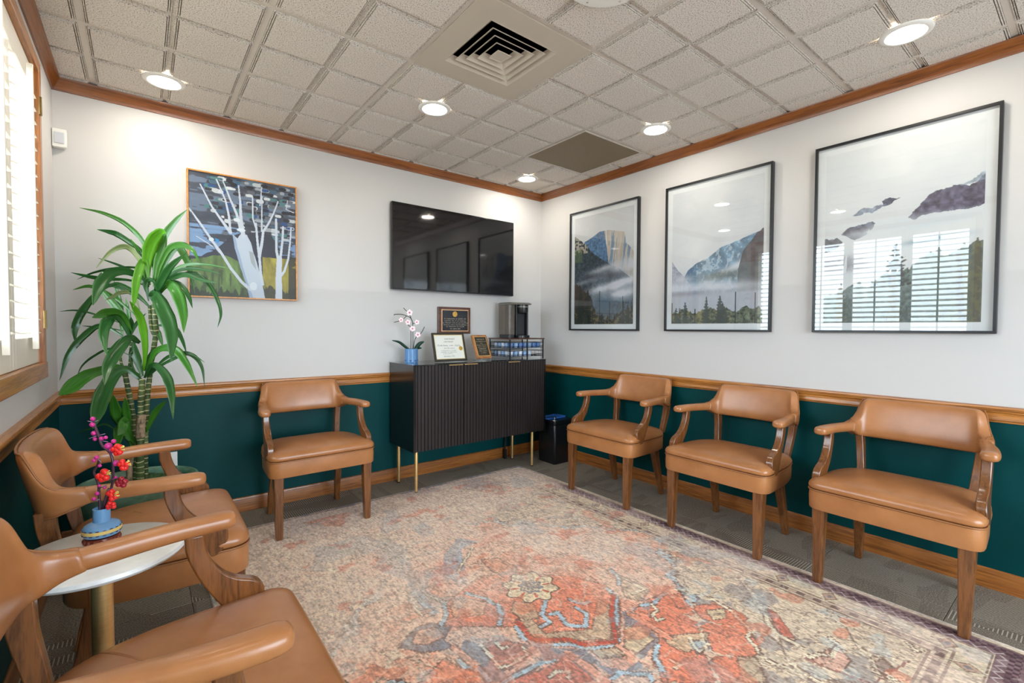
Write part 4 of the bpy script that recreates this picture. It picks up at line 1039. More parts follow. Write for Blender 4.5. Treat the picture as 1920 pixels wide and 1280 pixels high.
def stroke(U, V, pts, w0, w1, asp=1.0):
    """distance-based tapered polyline mask"""
    m_ = np.zeros(U.shape, bool); n_ = len(pts) - 1
    for i in range(n_):
        (x1, y1), (x2, y2) = pts[i], pts[i + 1]; dx, dy = x2 - x1, (y2 - y1) * asp; L = dx * dx + dy * dy + 1e-9
        t_ = np.clip(((U - x1) * dx + (V - y1) * asp * dy) / L, 0, 1); d = np.hypot(U - x1 - t_ * dx, (V - y1) * asp - t_ * dy)
        f = (i + t_) / n_; m_ |= d < (w0 + (w1 - w0) * f)
    return m_
def pine(U, V, x, yt, yb, w, seed=0, asp=1.5, dens=.85):
    t_ = np.clip((V - yt) / (yb - yt), 0, 1); inside = (V > yt) & (V < yb)
    wob = vnoise(U * 60, V * 70, seed, 2); saw = .45 + .55 * ((V * 42 + seed * .37 + np.abs(U - x) * 18) % 1)
    return inside & (np.abs(U - x) < w * (.06 + t_ ** .8) * saw * (.45 + wob)) & (wob > (1 - dens) * .9)
def setcol(ob, img):
    """img indexed like the grid vertices, srgb"""
    a = img.reshape(-1, 3); l_ = np.where(a <= .04045, a / 12.92, ((np.clip(a, 0, 1) + .055) / 1.055) ** 2.4)
    d = np.ones((len(l_), 4), np.float32); d[:, :3] = l_
    at_ = ob.data.color_attributes.new('Col', 'FLOAT_COLOR', 'POINT'); at_.data.foreach_set('color', d.ravel())
def grid_obj(name, nx, nz, fn, m_, parent):
    """nx*nz grid; fn(u,v)->xyz arrays ; v=0 is the top row"""
    u, v = np.meshgrid(np.linspace(0, 1, nx), np.linspace(0, 1, nz)); P = np.stack(fn(u, v), -1).reshape(-1, 3)
    idx = np.arange(nx * nz).reshape(nz, nx); F = np.stack([idx[:-1, :-1], idx[1:, :-1], idx[1:, 1:], idx[:-1, 1:]], -1).reshape(-1, 4)
    me = bpy.data.meshes.new(name); me.vertices.add(len(P)); me.vertices.foreach_set('co', P.astype(np.float32).ravel())
    me.loops.add(F.size); me.loops.foreach_set('vertex_index', F.astype(np.int32).ravel())
    me.polygons.add(len(F)); me.polygons.foreach_set('loop_start', (np.arange(len(F)) * 4).astype(np.int32)); 
    me.update(calc_edges=True); me.validate(); me.materials.append(m_)
    o = bpy.data.objects.new(name, me); link(o, parent); return o, u, v
# --- mountain photographs
PWh, PHh = .735 / 2 - .052, 1.028 / 2 - .053
def photo(parent, fn):
    fn_ = fn; fn = lambda u, v: fn_(u, v) * .93
    o, u, v = grid_obj('photo_print', 300, 420, lambda u, v: (-PWh + u * 2 * PWh, 0 * u - .0128, PHh - v * 2 * PHh), MAT['print'], parent)
    setcol(o, np.clip(fn(u, v), 0, 1))
def ph1(U, V):
    n = vnoise(U * 5, V * 7, 1, 5, .55); f = vnoise(U * 45, V * 60, 2, 3, .6); img = np.zeros(U.shape + (3,)) + C3((212, 212, 214)); img = lay(img, (n - .3) * 1.2, (232, 232, 232))
    # sheer cliff
    cl = inpoly(U, V, [(.18, .235), (.30, .21), (.45, .165), (.60, .165), (.86, .21), (.88, .30), (.97, .36), (1.01, .40), (1.01, .60), (.3, .60)])
    streak = vnoise(U * 26 + V * 5, V * 3, 3, 4, .6)
    img = np.where(cl[..., None], C3((214, 200, 186)) * (.72 + .5 * streak[..., None]), img)
    bl = cl & ((U < .52 + .03 * n + (V - .2) * .25)); img = np.where(bl[..., None], C3((88, 122, 158)) * (.65 + .7 * f[..., None]), img)
    sh = cl & (U > .58) & (streak > .56); img = lay(img, sh * .75, (96, 130, 165))
    # left dark slope
    sl_ = under(U, V, [(0, .16), (.10, .21), (.22, .27), (.34, .36), (.50, .42), (.60, .46), (.72, .50), (.85, .55), (1, .63)], .012, 4)
    base = C3((58, 72, 82)) * (.35 + 1.25 * f[..., None]); img = np.where(sl_[..., None], base, img)
    warm = sl_ & (U < .24) & (V < .34) & (f > .48); img = lay(img, warm * .8, (206, 190, 168))
    gr_ = sl_ & (U < .14) & (V > .30) & (V < .42); img = lay(img, gr_ * .5, (104, 124, 74))
    # mist
    def mist(cx, cy, sx, sy, a, sd): 
        q = np.exp(-((U - cx) / sx) ** 2 - ((V - cy - .12 * (U - cx) * -1) / sy) ** 2); return np.clip(q * (.4 + 1.3 * vnoise(U * 7, V * 12, sd, 4)) * a, 0, 1)
    for a in ((.9, .50, .30, .055, 1.0, 5), (.55, .50, .30, .03, .7, 6), (.7, .66, .5, .045, 1.1, 7), (.25, .60, .3, .025, .5, 8), (.75, .74, .4, .06, .9, 9)): img = lay(img, mist(*a), (214, 214, 222))
    dk = np.exp(-((U - .52) / .33) ** 2 - ((V - .565) / .03) ** 2); img = lay(img, dk * .75, (64, 62, 72))
    img = lay(img, np.clip((V - .74) * 3, 0, .35), (150, 165, 176))
    bt = np.exp(-((U - .52) / .16) ** 2 - ((V - .82) / .07) ** 2) * (.5 + f); img = lay(img, np.clip(bt, 0, .8), (74, 100, 120))
    fl_ = under(U, V, [(0, .62), (.2, .68), (.33, .78), (.4, .90), (.55, .95), (.7, .93), (1, .84)], .05, 10, 20)
    fc = C3((62, 58, 50)) * (.35 + 1.3 * f[..., None]); img = np.where(fl_[..., None], fc, img)
    img = lay(img, (fl_ & (U < .2) & (V < .80)) * .4, (92, 62, 56)); img = lay(img, (fl_ & (f > .56) & (V > .86)) * .6, (140, 128, 66))
    for k, (x, yt, w) in enumerate(((.25, .68, .11), (.12, .66, .12), (.92, .83, .08), (.85, .80, .05), (.5, .90, .06))): img = lay(img, pine(U, V, x, yt, 1.02, w, 20 + k) * .9, (44, 52, 44))
    for x, yt in ((.46, .70), (.63, .80), (.84, .76), (.97, .8)): img = lay(img, ((np.abs(U - x) < .006) & (V > yt)) * .9, (40, 42, 44))
    return img
def ph2(U, V):
    n = vnoise(U * 4, V * 6, 11, 5, .55); f = vnoise(U * 45, V * 60, 12, 3, .6); img = np.zeros(U.shape + (3,)) + C3((222, 224, 228)); img = lay(img, np.clip((n - .35) * 1.6, 0, 1), (240, 240, 240))
    mt = under(U, V, [(0, .75), (.14, .66), (.20, .60), (.30, .55), (.42, .52), (.58, .455), (.72, .43), (.86, .40), (1, .38)], .010, 13)
    g1 = vnoise(U * 14 - V * 10, V * 16, 14, 4, .65)[..., None]
    img = np.where(mt[..., None], C3((112, 146, 172)) * (.55 + .85 * g1), img)
    snow = mt & (vnoise(U * 30 + V * 10, V * 40, 15, 3) > .60); img = lay(img, snow * .6, (214, 226, 236))
    img = lay(img, (mt & (U > .1) & (U < .3)) * .5, (58, 92, 128))
    le = under(U, V, [(0, .52), (.07, .585), (.15, .64), (.22, .70), (.3, .74)], .006, 16) & (U < .26); img = np.where(le[..., None], C3((176, 178, 192)) * (.8 + .4 * f[..., None]), img)
    cl = np.exp(-((U - .75) / .35) ** 2 - ((V - .60 + .25 * (U - .75)) / .030) ** 2); img = lay(img, np.clip(cl * (.3 + 1.5 * n), 0, .9), (226, 230, 236))
    dark = np.exp(-((U - .62) / .35) ** 2 - ((V - .655) / .03) ** 2); img = lay(img, np.clip(dark * (.3 + f), 0, .8), (104, 112, 108))
    rk = under(U, V, [(.70, 1.2), (.755, .62), (.80, .50), (.88, .44), (.94, .385), (1, .37)], .012, 17, 24) & (U > .75); rc = C3((92, 86, 90)) * (.55 + .9 * vnoise(U * 20, V * 30, 18, 4)[..., None])
    img = np.where((rk & (V < .84))[..., None], rc, img); img = lay(img, (rk & (V > .58)) * .45, (104, 124, 130))
    for cx, cy, sx, sy, a, sd in ((.25, .73, .5, .040, 1.2, 19), (.8, .74, .35, .03, .7, 20), (.15, .66, .2, .03, .6, 21)):
        q = np.exp(-((U - cx) / sx) ** 2 - ((V - cy) / sy) ** 2) * (.4 + 1.3 * vnoise(U * 7, V * 12, sd, 4)) * a; img = lay(img, np.clip(q, 0, 1), (222, 224, 232))
    q = np.clip((V - .745) / .04, 0, 1); img = lay(img, q * .92, (200, 202, 212)); b_ = np.exp(-((U - .15) / .3) ** 2 - ((V - .775) / .018) ** 2); img = lay(img, b_ * .45, (150, 140, 146))
    fo = under(U, V, [(0, .92), (.08, .91), (.15, .89), (.3, .92), (.4, .90), (.5, .88), (.58, .91), (.62, .88), (.75, .92), (.85, .88), (1, .90)], .030, 22, 26)
    img = np.where(fo[..., None], C3((98, 104, 84)) * (.4 + 1.2 * f[..., None]), img)
    img = lay(img, (fo & (vnoise(U * 9, V * 12, 23, 3) > .5) & (U < .68)) * .6, (150, 138, 74)); img = lay(img, (fo & (f < .42)) * .6, (52, 58, 52))
    for k, (x, yt, w) in enumerate(((.17, .835, .06), (.42, .80, .055), (.57, .80, .075), (.60, .85, .09), (.06, .88, .06))): img = lay(img, pine(U, V, x, yt, 1.0, w, 30 + k) * .85, (62, 72, 66))
    for x, yt in ((.735, .78), (.93, .79), (.29, .89), (.10, .88), (.005, .84)): img = lay(img, ((np.abs(U - x) < .006) & (V > yt)) * .85, (60, 60, 66))
    return img
def ph3(U, V):
    n = vnoise(U * 4, V * 6, 41, 5, .55); f = vnoise(U * 45, V * 60, 42, 3, .6); img = np.zeros(U.shape + (3,)) + C3((232, 234, 236)); img = lay(img, np.clip((n - .3) * 1.5, 0, 1), (246, 246, 244))
    def rock(P, col, sd, k=1.0):
        nonlocal img
        w_ = (vnoise(U * 20, V * 26, sd, 4, .6) - .5) * .03; m_ = inpoly(U + w_, V + w_ * .8, P)
        img = lay(img, m_ * k, np.clip(C3(col) * (.55 + .9 * vnoise(U * 40, V * 50, sd + 1, 3)[..., None]), 0, 1))
    rock([(.57, .435), (.63, .385), (.70, .325), (.78, .305), (.86, .305), (.92, .32), (1.02, .27), (1.02, .42), (.86, .43), (.7, .43), (.62, .45)], (98, 92, 112), 43)
    rock([(.86, .31), (.93, .29), (1.02, .25), (1.02, .30)], (150, 170, 190), 44, .6)
    rock([(.40, .32), (.47, .315), (.52, .318), (.44, .345), (.40, .35)], (84, 86, 104), 45)
    rock([(.20, .385), (.26, .345), (.34, .355), (.42, .335), (.44, .345), (.34, .37)], (140, 150, 170), 46, .8)
    rock([(.12, .48), (.18, .445), (.26, .44), (.34, .425), (.36, .44), (.30, .49), (.22, .52)], (104, 106, 122), 47)
    rock([(-.02, .50), (.10, .50), (.14, .53), (.08, .57), (-.02, .58)], (98, 96, 108), 48)
    m_ = np.exp(-((U - .72) / .16) ** 2 - ((V - .565 + .05 * (U - .72)) / .014) ** 2); img = lay(img, np.clip(m_ * (.6 + .6 * n), 0, .9), (92, 132, 156))
    m_ = np.clip((.36 - U) / .10, 0, 1) * np.exp(-((V - .655) / .045) ** 2); img = lay(img, np.clip(m_ * (.4 + f), 0, .85), (116, 114, 126))
    wf_ = stroke(U, V, [(.165, .61), (.158, .66), (.150, .70)], .006, .016, 1.5); img = lay(img, wf_ * .9, (232, 236, 240))
    for cx, cy, sx, sy, a, sd in ((.45, .47, .28, .04, .8, 49), (.75, .475, .3, .025, .9, 50), (.30, .57, .3, .025, .9, 51), (.25, .72, .3, .03, .9, 52), (.55, .61, .5, .03, .7, 53)):
        q = np.exp(-((U - cx) / sx) ** 2 - ((V - cy + .10 * (U - cx)) / sy) ** 2) * (.4 + 1.3 * vnoise(U * 7, V * 12, sd, 4)) * a; img = lay(img, np.clip(q, 0, 1), (228, 234, 238))
    fo = under(U, V, [(0, .84), (.1, .83), (.22, .78), (.32, .80), (.42, .74), (.52, .72), (.62, .68), (.72, .645), (.80, .66), (.88, .64), (1, .58)], .035, 54, 18)
    img = np.where(fo[..., None], C3((100, 116, 112)) * (.5 + .95 * f[..., None]), img)
    img = lay(img, np.clip(np.exp(-((U - .28) / .3) ** 2 - ((V - .83) / .05) ** 2) * n, 0, .5) * fo, (196, 210, 214))
    for k, (x, yt, w, c) in enumerate(((.26, .755, .09, (98, 112, 108)), (.35, .76, .08, (96, 110, 108)), (.13, .76, .055, (100, 98, 80)), (.76, .61, .13, (88, 104, 96)), (.63, .665, .05, (80, 96, 94)), (.90, .60, .09, (92, 96, 80)), (.97, .58, .10, (96, 100, 84)))):
        img = lay(img, pine(U, V, x, yt, 1.0, w, 60 + k, dens=.95) * .85, c)
    img = lay(img, (stroke(U, V, [(.505, .565), (.50, .72), (.495, 1.0)], .004, .018, 1.5)) * .95, (58, 62, 60))
    img = lay(img, pine(U, V, .50, .57, .80, .11, 70, dens=.6) * .9, (56, 64, 62)); img = lay(img, pine(U, V, .49, .70, 1.02, .07, 71, dens=.9) * .8, (92, 86, 66))
    img = lay(img, (stroke(U, V, [(.87, .64), (.88, .8), (.90, 1.0)], .012, .022, 1.5)) * .9, (60, 54, 50)); img = lay(img, (fo & (U > .85) & (f > .55)) * .5, (124, 122, 84))
    img = lay(img, (stroke(U, V, [(.12, .80), (.11, 1.0)], .012, .028, 1.5)) * .6, (110, 98, 72))
    return img
for p_, fn in zip(PIC, (ph1, ph2, ph3)): photo(p_, fn)
# --- birch painting
def paint(U, V):
    A = 1.25; n = vnoise(U * 6, V * 10, 81, 4); hb = vnoise(U * 3.5, V * 24, 82, 3, .6); img = C3((66, 72, 84)) * (.6 + .8 * hb[..., None])
    img = lay(img, (hb > .55) * .7, (104, 120, 142)); bl = (V > .42) & (V < .68) & (U < .45) & (hb > .42); img = lay(img, bl * .85, (118, 150, 188))
    r_ = random.Random(9)
    for k in range(270):      # rows of daubed dabs in the canopy
        cx = r_.uniform(.14, 1.0); row = r_.randint(0, 13); cy = .03 + row * .034 + r_.uniform(-.004, .004); rx = r_.uniform(.022, .048); ry = r_.uniform(.010, .017)
        if cx < .3 and cy > .3: continue
        c = r_.choice([(52, 52, 60), (38, 38, 46), (30, 30, 36), (60, 62, 72), (150, 156, 162), (176, 182, 186), (60, 88, 110), (40, 72, 120), (92, 96, 104), (196, 200, 202), (70, 116, 116)])
        d = ((U - cx) / rx) ** 4 + ((V - cy) / ry) ** 2 + (n - .5) * .6; img = lay(img, (d < 1) * .95, c)
    dkm = under(U, V, [(0, .68), (.1, .68), (.2, .63), (.3, .55), (.34, .50), (.45, .46), (.6, .44), (.75, .45), (.85, .60), (1, .65)], .02, 83, 8); img = lay(img, (dkm & (V < .82)) * .95, (44, 44, 56))
    bl2 = (U > .82) & (V > .48) & (V < .62) & (hb > .45); img = lay(img, bl2 * .8, (112, 146, 190))
    g1 = under(U, V, [(0, .71), (.08, .70), (.15, .68), (.22, .665), (.32, .66), (.42, .69), (.5, .76), (.6, .8)], .008, 84) & (U < .56); img = lay(img, g1, np.clip(C3((88, 112, 56)) * (.6 + .75 * vnoise(U * 22, V * 8, 85, 3)[..., None]), 0, 1))
    g2 = (V > .63 + .02 * n) & (U > .66); img = lay(img, g2, np.clip(C3((150, 140, 54)) * (.6 + .7 * vnoise(U * 18, V * 9, 86, 3)[..., None]), 0, 1))
    img = lay(img, (under(U, V, [(0, .92), (.5, .96), (.7, .90), (1, .92)], .07, 87, 30)) * .8, (42, 44, 36)); img = lay(img, ((U > .92) & (V > .62) & (n > .38)) * .85, (46, 44, 36)); img = lay(img, (g1 & (vnoise(U * 40, V * 5, 88, 2) > .62) & (V > .78)) * .6, (50, 62, 34))
    P = [(.37, .47), (.42, .505), (.455, .46), (.51, .465), (.56, .56), (.60, .68), (.63, .79), (.66, .89), (.69, 1.01), (.53, 1.01), (.51, .90), (.45, .75), (.41, .62)]
    img = lay(img, inpoly(U + (n - .5) * .02, V, P), (176, 188, 200)); img = lay(img, inpoly(U + (n - .5) * .02, V, [(.37, .47), (.40, .50), (.44, .62), (.48, .76), (.53, .90), (.57, 1.01), (.53, 1.01), (.51, .90), (.45, .75), (.41, .62)]), (142, 160, 184))
    img = lay(img, inpoly(U, V, [(.53, .60), (.57, .61), (.59, .70), (.60, .76), (.55, .70)]), (150, 158, 160))
    W_ = (184, 192, 202)
    for pts, a, b in (([(.0, .30), (.10, .42), (.20, .55), (.27, .63), (.36, .76), (.46, .87), (.54, .93)], .008, .016), ([(.06, .52), (.14, .56), (.22, .60), (.27, .64)], .003, .006), ([(.10, .10), (.20, .27), (.30, .39), (.36, .46)], .005, .016),
                      ([(.24, .04), (.32, .2), (.35, .33), (.36, .45)], .006, .012), ([(.30, .05), (.36, .18), (.42, .30), (.46, .44)], .005, .016), ([(.44, .06), (.455, .22), (.46, .36), (.48, .48)], .006, .020),
                      ([(.82, .14), (.77, .26), (.72, .35), (.67, .42), (.65, .55), (.63, .64)], .006, .016), ([(.60, .36), (.61, .50), (.63, .64), (.64, .78), (.66, .88)], .010, .014), ([(.57, .14), (.57, .32), (.60, .40)], .006, .008), ([(.66, .12), (.655, .30), (.655, .42)], .005, .008),
                      ([(.80, .30), (.80, .45), (.80, .58), (.82, .66)], .010, .014), ([(.87, .36), (.86, .50), (.845, .60), (.83, .66)], .010, .014), ([(.95, .36), (.94, .5), (.92, .64), (.88, .75), (.83, .81)], .007, .013), ([(.83, .64), (.82, .80), (.82, 1.01)], .026, .036), ([(.66, .04), (.64, .20)], .004, .006), ([(.92, .12), (.90, .2), (.98, .22)], .004, .005)):
        img = lay(img, stroke(U + (n - .5) * .006, V, pts, a, b, A), W_)
    img = lay(img, stroke(U, V, [(.02, .33), (.10, .45), (.20, .58), (.26, .65)], .003, .005, A) * .8, (70, 76, 96))
    for cx, cy, rx, ry in ((.19, .535, .022, .016), (.57, .90, .035, .035), (.42, .35, .03, .016), (.46, .43, .04, .014)): img = lay(img, ((U - cx) / rx) ** 2 + ((V - cy) / ry) ** 2 < 1, (200, 208, 214))
    img = lay(img, inpoly(U, V, [(.22, .52), (.26, .53), (.25, .56), (.23, .55)]), (40, 130, 190))
    return img
o, u, v = grid_obj('canvas', 300, 370, lambda u, v: (-.2925 + u * .585, 0 * u - .033, .366 - v * .732), MAT['canvas'], pt); setcol(o, np.clip(paint(u, v), 0, 1))
bx('stretcher', MAT['blond'], pt, -.292, .292, -.031, -.002, -.366, .366)
# --- rug
RX0, RX1, RY0, RY1 = -2.798, -.508, -3.275, -.308
def rugimg(U, V):
    a = (U - .5) * (RX1 - RX0); b = (.5 - V) * (RY1 - RY0); A_, B_ = 1.145, 1.483   # a right, b towards the back wall
    n1 = vnoise(U * 4, V * 5, 101, 5, .55); n2 = vnoise(U * 17, V * 22, 102, 4, .65); n3 = vnoise(U * 330, V * 420, 103, 2, .6); n4 = vnoise(U * 30, V * 40, 104, 3, .6)
    wa = a + (vnoise(U * 26, V * 34, 105, 2) - .5) * .022; wb = b + (vnoise(U * 26, V * 34, 106, 2) - .5) * .022
    q = .020; wa = np.round(wa / q) * q * .65 + wa * .35; wb = np.round(wb / q) * q * .65 + wb * .35
    beige, red, deep, navy, lblue, dark, sand, pink = (220, 194, 168), (226, 138, 110), (208, 108, 84), (136, 128, 130), (176, 188, 192), (122, 94, 82), (228, 206, 170), (230, 204, 192)
    img = np.zeros(U.shape + (3,)) + C3(beige); aa, ab = np.abs(wa), np.abs(wb)
    # field layers: distance like a stepped elongated lozenge
    sa = aa + .013 * np.clip(3 * np.sin(ab * 46), -1, 1); sb = ab + .013 * np.clip(3 * np.sin(aa * 46), -1, 1)
    d = sb * .80 + sa * .78 + .05 * np.abs(np.sin(np.arctan2(wb, wa) * 8)); 
    oct_ = np.maximum(np.maximum(sa * 1.05, sb * .86), (sa + sb * .86) * .74)
    def band(x, lo, hi): return (x > lo) & (x < hi)
    field = (aa < .88) & (ab < 1.22)
    img = lay(img, field * 1.0, (226, 184, 160)); img = lay(img, (field & (n2 > .52)) * .4, red)
    sp_ = field & (d > .80); img = lay(img, sp_ * .95, (212, 192, 166)); img = lay(img, (sp_ & (n2 > .57)) * .5, navy)
    img = lay(img, band(d, .765, .80) & field, lblue); img = lay(img, band(d, .795, .805) & field, dark); img = lay(img, band(d, .757, .766) & field, dark)
    # the drawn motifs, as polylines on the floor plane: (pixel lists of two enlarged views)
    wua = a + (n4 - .5) * .012; wub = b + (vnoise(U * 34, V * 44, 131, 2) - .5) * .012; qq = .0075
    wua = np.round(wua / qq) * qq; wub = np.round(wub / qq) * qq
    cxr, cyr = (RX0 + RX1) / 2, (RY0 + RY1) / 2
    def RP(P, vw):
        ox, oy, s_ = ((562, 862, 2.56), (1200, 900, 2.667))[vw]; out = []
        for x, y in P: q_ = atz(ox + x / s_, oy + y / s_, .0036); out.append((q_.x - cxr, q_.y - cyr))
        return out
    def fill(P, c, k=.95, vw=0, edge=True):
        nonlocal img
        Q = RP(P, vw); m_ = inpoly(wua, wub, Q); img = lay(img, m_ * k, c)
        if edge: img = lay(img, stroke(wua, wub, Q + Q[:1], .0035, .0035) * .75, dark)
    def line(P, c, w_=.008, vw=0, edge=True, k=1.0):
        nonlocal img
        Q = RP(P, vw)
        if edge: img = lay(img, stroke(wua, wub, Q, w_ + .0045, w_ + .0045) * .8 * k, dark)
        img = lay(img, stroke(wua, wub, Q, w_, w_) * k, c)
    gre = (196, 172, 144); gnv = (120, 122, 134); blu = (128, 160, 188)
    for P, c, k in (([(760, 640), (860, 560), (1030, 540), (1300, 560), (1470, 600), (1540, 680), (1535, 880), (1280, 885), (1130, 875), (1030, 800), (960, 800), (700, 800), (690, 700)], red, .9),
                    ([(1050, 760), (1120, 850), (1330, 870), (1490, 860), (1500, 700), (1430, 660), (1400, 810), (1180, 830), (1110, 760)], gre, .9), ([(1030, 680), (1120, 690), (1150, 760), (1080, 770), (1010, 730)], gre, .8), ([(760, 660), (900, 680), (880, 740), (740, 760), (720, 700)], (214, 166, 136), .8),
                    ([(480, 900), (560, 800), (640, 780), (720, 810), (690, 870), (760, 900), (600, 925)], gnv, .75), ([(560, 820), (650, 800), (700, 850), (620, 890), (540, 880)], (220, 170, 146), .9), ([(500, 600), (530, 590), (640, 700), (680, 740), (610, 730), (540, 650)], blu, .7),
                    ([(690, 460), (760, 375), (860, 390), (770, 430), (790, 500), (800, 600), (740, 580), (690, 540)], blu, .65), ([(560, 300), (640, 280), (620, 340), (570, 350)], blu, .35),
                    ([(1150, 900), (1380, 910), (1450, 985), (1570, 1015), (1650, 1000), (1600, 900), (1560, 790), (1545, 720), (1610, 740), (1730, 860), (1640, 960), (1500, 1040), (1330, 930), (1230, 960), (1150, 960)], gnv, .7),
                    ([(1560, 800), (1640, 800), (1700, 860), (1620, 930), (1560, 900)], (214, 190, 156), .9), ([(1380, 905), (1530, 900), (1570, 940), (1450, 950)], gre, .9),
                    ([(790, 860), (900, 900), (1010, 1050), (920, 1070), (830, 980), (770, 910)], gnv, .7), ([(860, 890), (960, 860), (1090, 890), (1110, 930), (1010, 1010), (950, 1010)], (206, 128, 104), .85), ([(900, 900), (990, 880), (1070, 910), (1000, 970), (960, 980)], (170, 112, 98), .7),
                    ([(960, 1075), (1230, 975), (1280, 940), (1440, 1075)], deep, .85), ([(1700, 900), (1800, 850), (1920, 810), (1960, 1070), (1740, 1070)], red, .9), ([(760, 985), (830, 1010), (900, 1075), (560, 1075), (690, 950)], (224, 140, 112), .75),
                    ([(1600, 720), (1720, 650), (1830, 640), (1860, 700), (1800, 780), (1730, 830), (1640, 780)], red, .85), ([(1530, 560), (1600, 570), (1680, 620), (1640, 680), (1560, 660)], gre, .8), ([(1600, 460), (1720, 450), (1790, 520), (1740, 560), (1640, 530)], (226, 160, 128), .6),
                    ([(290, 470), (370, 420), (400, 500), (500, 540), (380, 575), (280, 560)], (218, 130, 108), .6), ([(470, 320), (580, 350), (600, 395), (500, 385)], (222, 140, 112), .6), ([(430, 620), (480, 630), (470, 665), (420, 650)], (212, 120, 98), .6), ([(270, 800), (350, 800), (330, 840), (270, 830)], (214, 130, 108), .5),
                    ([(780, 270), (840, 280), (810, 305)], (222, 130, 100), .6), ([(1120, 275), (1180, 280), (1150, 300)], (222, 130, 100), .6), ([(870, 480), (950, 470), (1040, 510), (1040, 550), (930, 540)], (218, 150, 122), .8), ([(1330, 370), (1410, 360), (1410, 400), (1340, 400)], (222, 150, 120), .7)):
        fill(P, c, k, 0, k > .7)
    for P, c, k in (([(20, 600), (140, 570), (190, 640), (300, 620), (420, 620), (540, 690), (500, 720), (560, 770), (600, 850), (540, 900), (480, 1013), (150, 1013), (60, 900), (100, 800)], red, .9), ([(110, 780), (240, 770), (340, 760), (330, 840), (230, 860), (150, 830)], (206, 186, 152), .8),
                    ([(330, 650), (420, 640), (440, 690), (370, 700)], (214, 196, 160), .9), ([(260, 800), (340, 800), (360, 850), (280, 870)], lblue, .8), ([(480, 880), (580, 880), (640, 1013), (520, 1013)], gre, .8),
                    ([(630, 640), (680, 660), (780, 790), (760, 820), (690, 750)], (206, 110, 90), .85), ([(870, 650), (1000, 640), (1180, 690), (1150, 720), (980, 700)], lblue, .45), ([(1460, 950), (1700, 900), (1680, 990), (1480, 1000)], lblue, .4), ([(840, 880), (1000, 830), (1050, 900), (1000, 960), (880, 920)], (222, 172, 150), .8),
                    ([(1150, 910), (1220, 890), (1270, 940), (1200, 970)], (150, 128, 116), .8), ([(1320, 780), (1450, 785), (1500, 830), (1400, 860)], (216, 196, 166), .9), ([(590, 470), (660, 450), (680, 500), (620, 510)], gnv, .5), ([(700, 520), (840, 560), (800, 590), (720, 570)], (200, 190, 160), .6)):
        fill(P, c, k, 1, k > .75)
    for P in ([(690, 680), (705, 740), (680, 790)], [(1040, 800), (1070, 850), (1140, 890), (1310, 885), (1370, 905), (1500, 890)], [(1480, 620), (1520, 660), (1520, 740), (1510, 830), (1530, 870)], [(950, 690), (970, 740), (960, 790)], [(800, 640), (900, 665), (930, 690)],
              [(1180, 670), (1160, 740), (1200, 780), (1160, 800)], [(1200, 740), (1240, 730), (1280, 790), (1370, 800), (1380, 740), (1330, 710)], [(1300, 670), (1360, 690), (1390, 680)], [(980, 1070), (1100, 1000), (1160, 970), (1220, 960)], [(1500, 1050), (1540, 1020), (1680, 1030), (1690, 1060)],
              [(1720, 890), (1710, 950), (1740, 1010)], [(760, 960), (800, 990), (860, 1000), (910, 1060)], [(1640, 700), (1700, 690), (1750, 640)], [(520, 610), (600, 700), (640, 740)], [(1500, 530), (1530, 560), (1530, 600)]): line(P, (176, 192, 200), .0085)
    line([(1045, 775), (1115, 862), (1300, 862), (1370, 890), (1515, 872), (1500, 760), (1505, 650)], (196, 92, 74), .009)
    for P in ([(1290, 925), (1390, 1000), (1480, 1070)], [(1580, 735), (1680, 790), (1770, 855)], [(740, 900), (790, 940), (840, 985)], [(500, 765), (560, 750), (620, 720)]): line(P, (226, 152, 124), .013)
    for P in ([(870, 890), (960, 1000), (1010, 990), (1090, 930), (1080, 900)], [(940, 875), (970, 905), (1000, 900)], [(1200, 1040), (1230, 1010), (1300, 1020), (1290, 1045)], [(455, 600), (520, 670), (590, 745)], [(1580, 300), (1590, 340), (1680, 355), (1670, 310), (1580, 300)], [(1670, 340), (1720, 365), (1780, 350)],
              [(1540, 560), (1650, 620), (1600, 645)], [(230, 545), (295, 590), (255, 640)], [(160, 340), (210, 370), (235, 405)], [(570, 600), (620, 650), (690, 680)], [(1690, 740), (1720, 770), (1750, 760)], [(1780, 960), (1820, 980), (1800, 1000)], [(830, 420), (780, 500), (760, 540)], [(430, 200), (480, 180), (540, 200), (500, 215)]): line(P, (232, 216, 188), .0055)
    for P, w_ in (([(600, 630), (640, 700), (690, 770), (810, 835)], .008), ([(1240, 745), (1300, 770), (1380, 855), (1500, 825), (1450, 780), (1310, 770)], .006), ([(290, 375), (340, 350), (400, 370), (440, 410), (340, 400)], .005), ([(560, 470), (620, 440), (690, 480), (650, 520)], .005), ([(350, 585), (450, 650), (545, 745), (540, 785), (590, 860), (650, 900)], .006),
                 ([(840, 885), (900, 865), (960, 880), (1000, 830), (950, 790)], .007), ([(1100, 690), (1180, 720), (1240, 750)], .005), ([(1180, 960), (1260, 1000), (1330, 1000)], .005), ([(640, 900), (800, 960), (900, 1013)], .007), ([(250, 790), (300, 860), (340, 820)], .006), ([(60, 680), (90, 650), (60, 620)], .006)): line(P, (228, 212, 184), w_, 1)
    for P in ([(840, 900), (1000, 960), (1150, 1010)], [(820, 890), (900, 920)], [(1180, 1013), (1350, 900)], [(1400, 1013), (1460, 920)]): line(P, (150, 100, 90), .004, 1, False, .8)
    # rosette
    th = np.arctan2(b, a); R_ = np.hypot(a, b) / (.115 + .014 * np.cos(8 * th)); img = lay(img, R_ < 1, sand); img = lay(img, band(R_, .96, 1.04), dark); img = lay(img, band(R_, .40, .46), navy); img = lay(img, (R_ < .40) & (n3 > .45), navy)
    img = lay(img, (R_ < .9) & (R_ > .55) & (np.cos(8 * th + 3.14) > .80), deep)
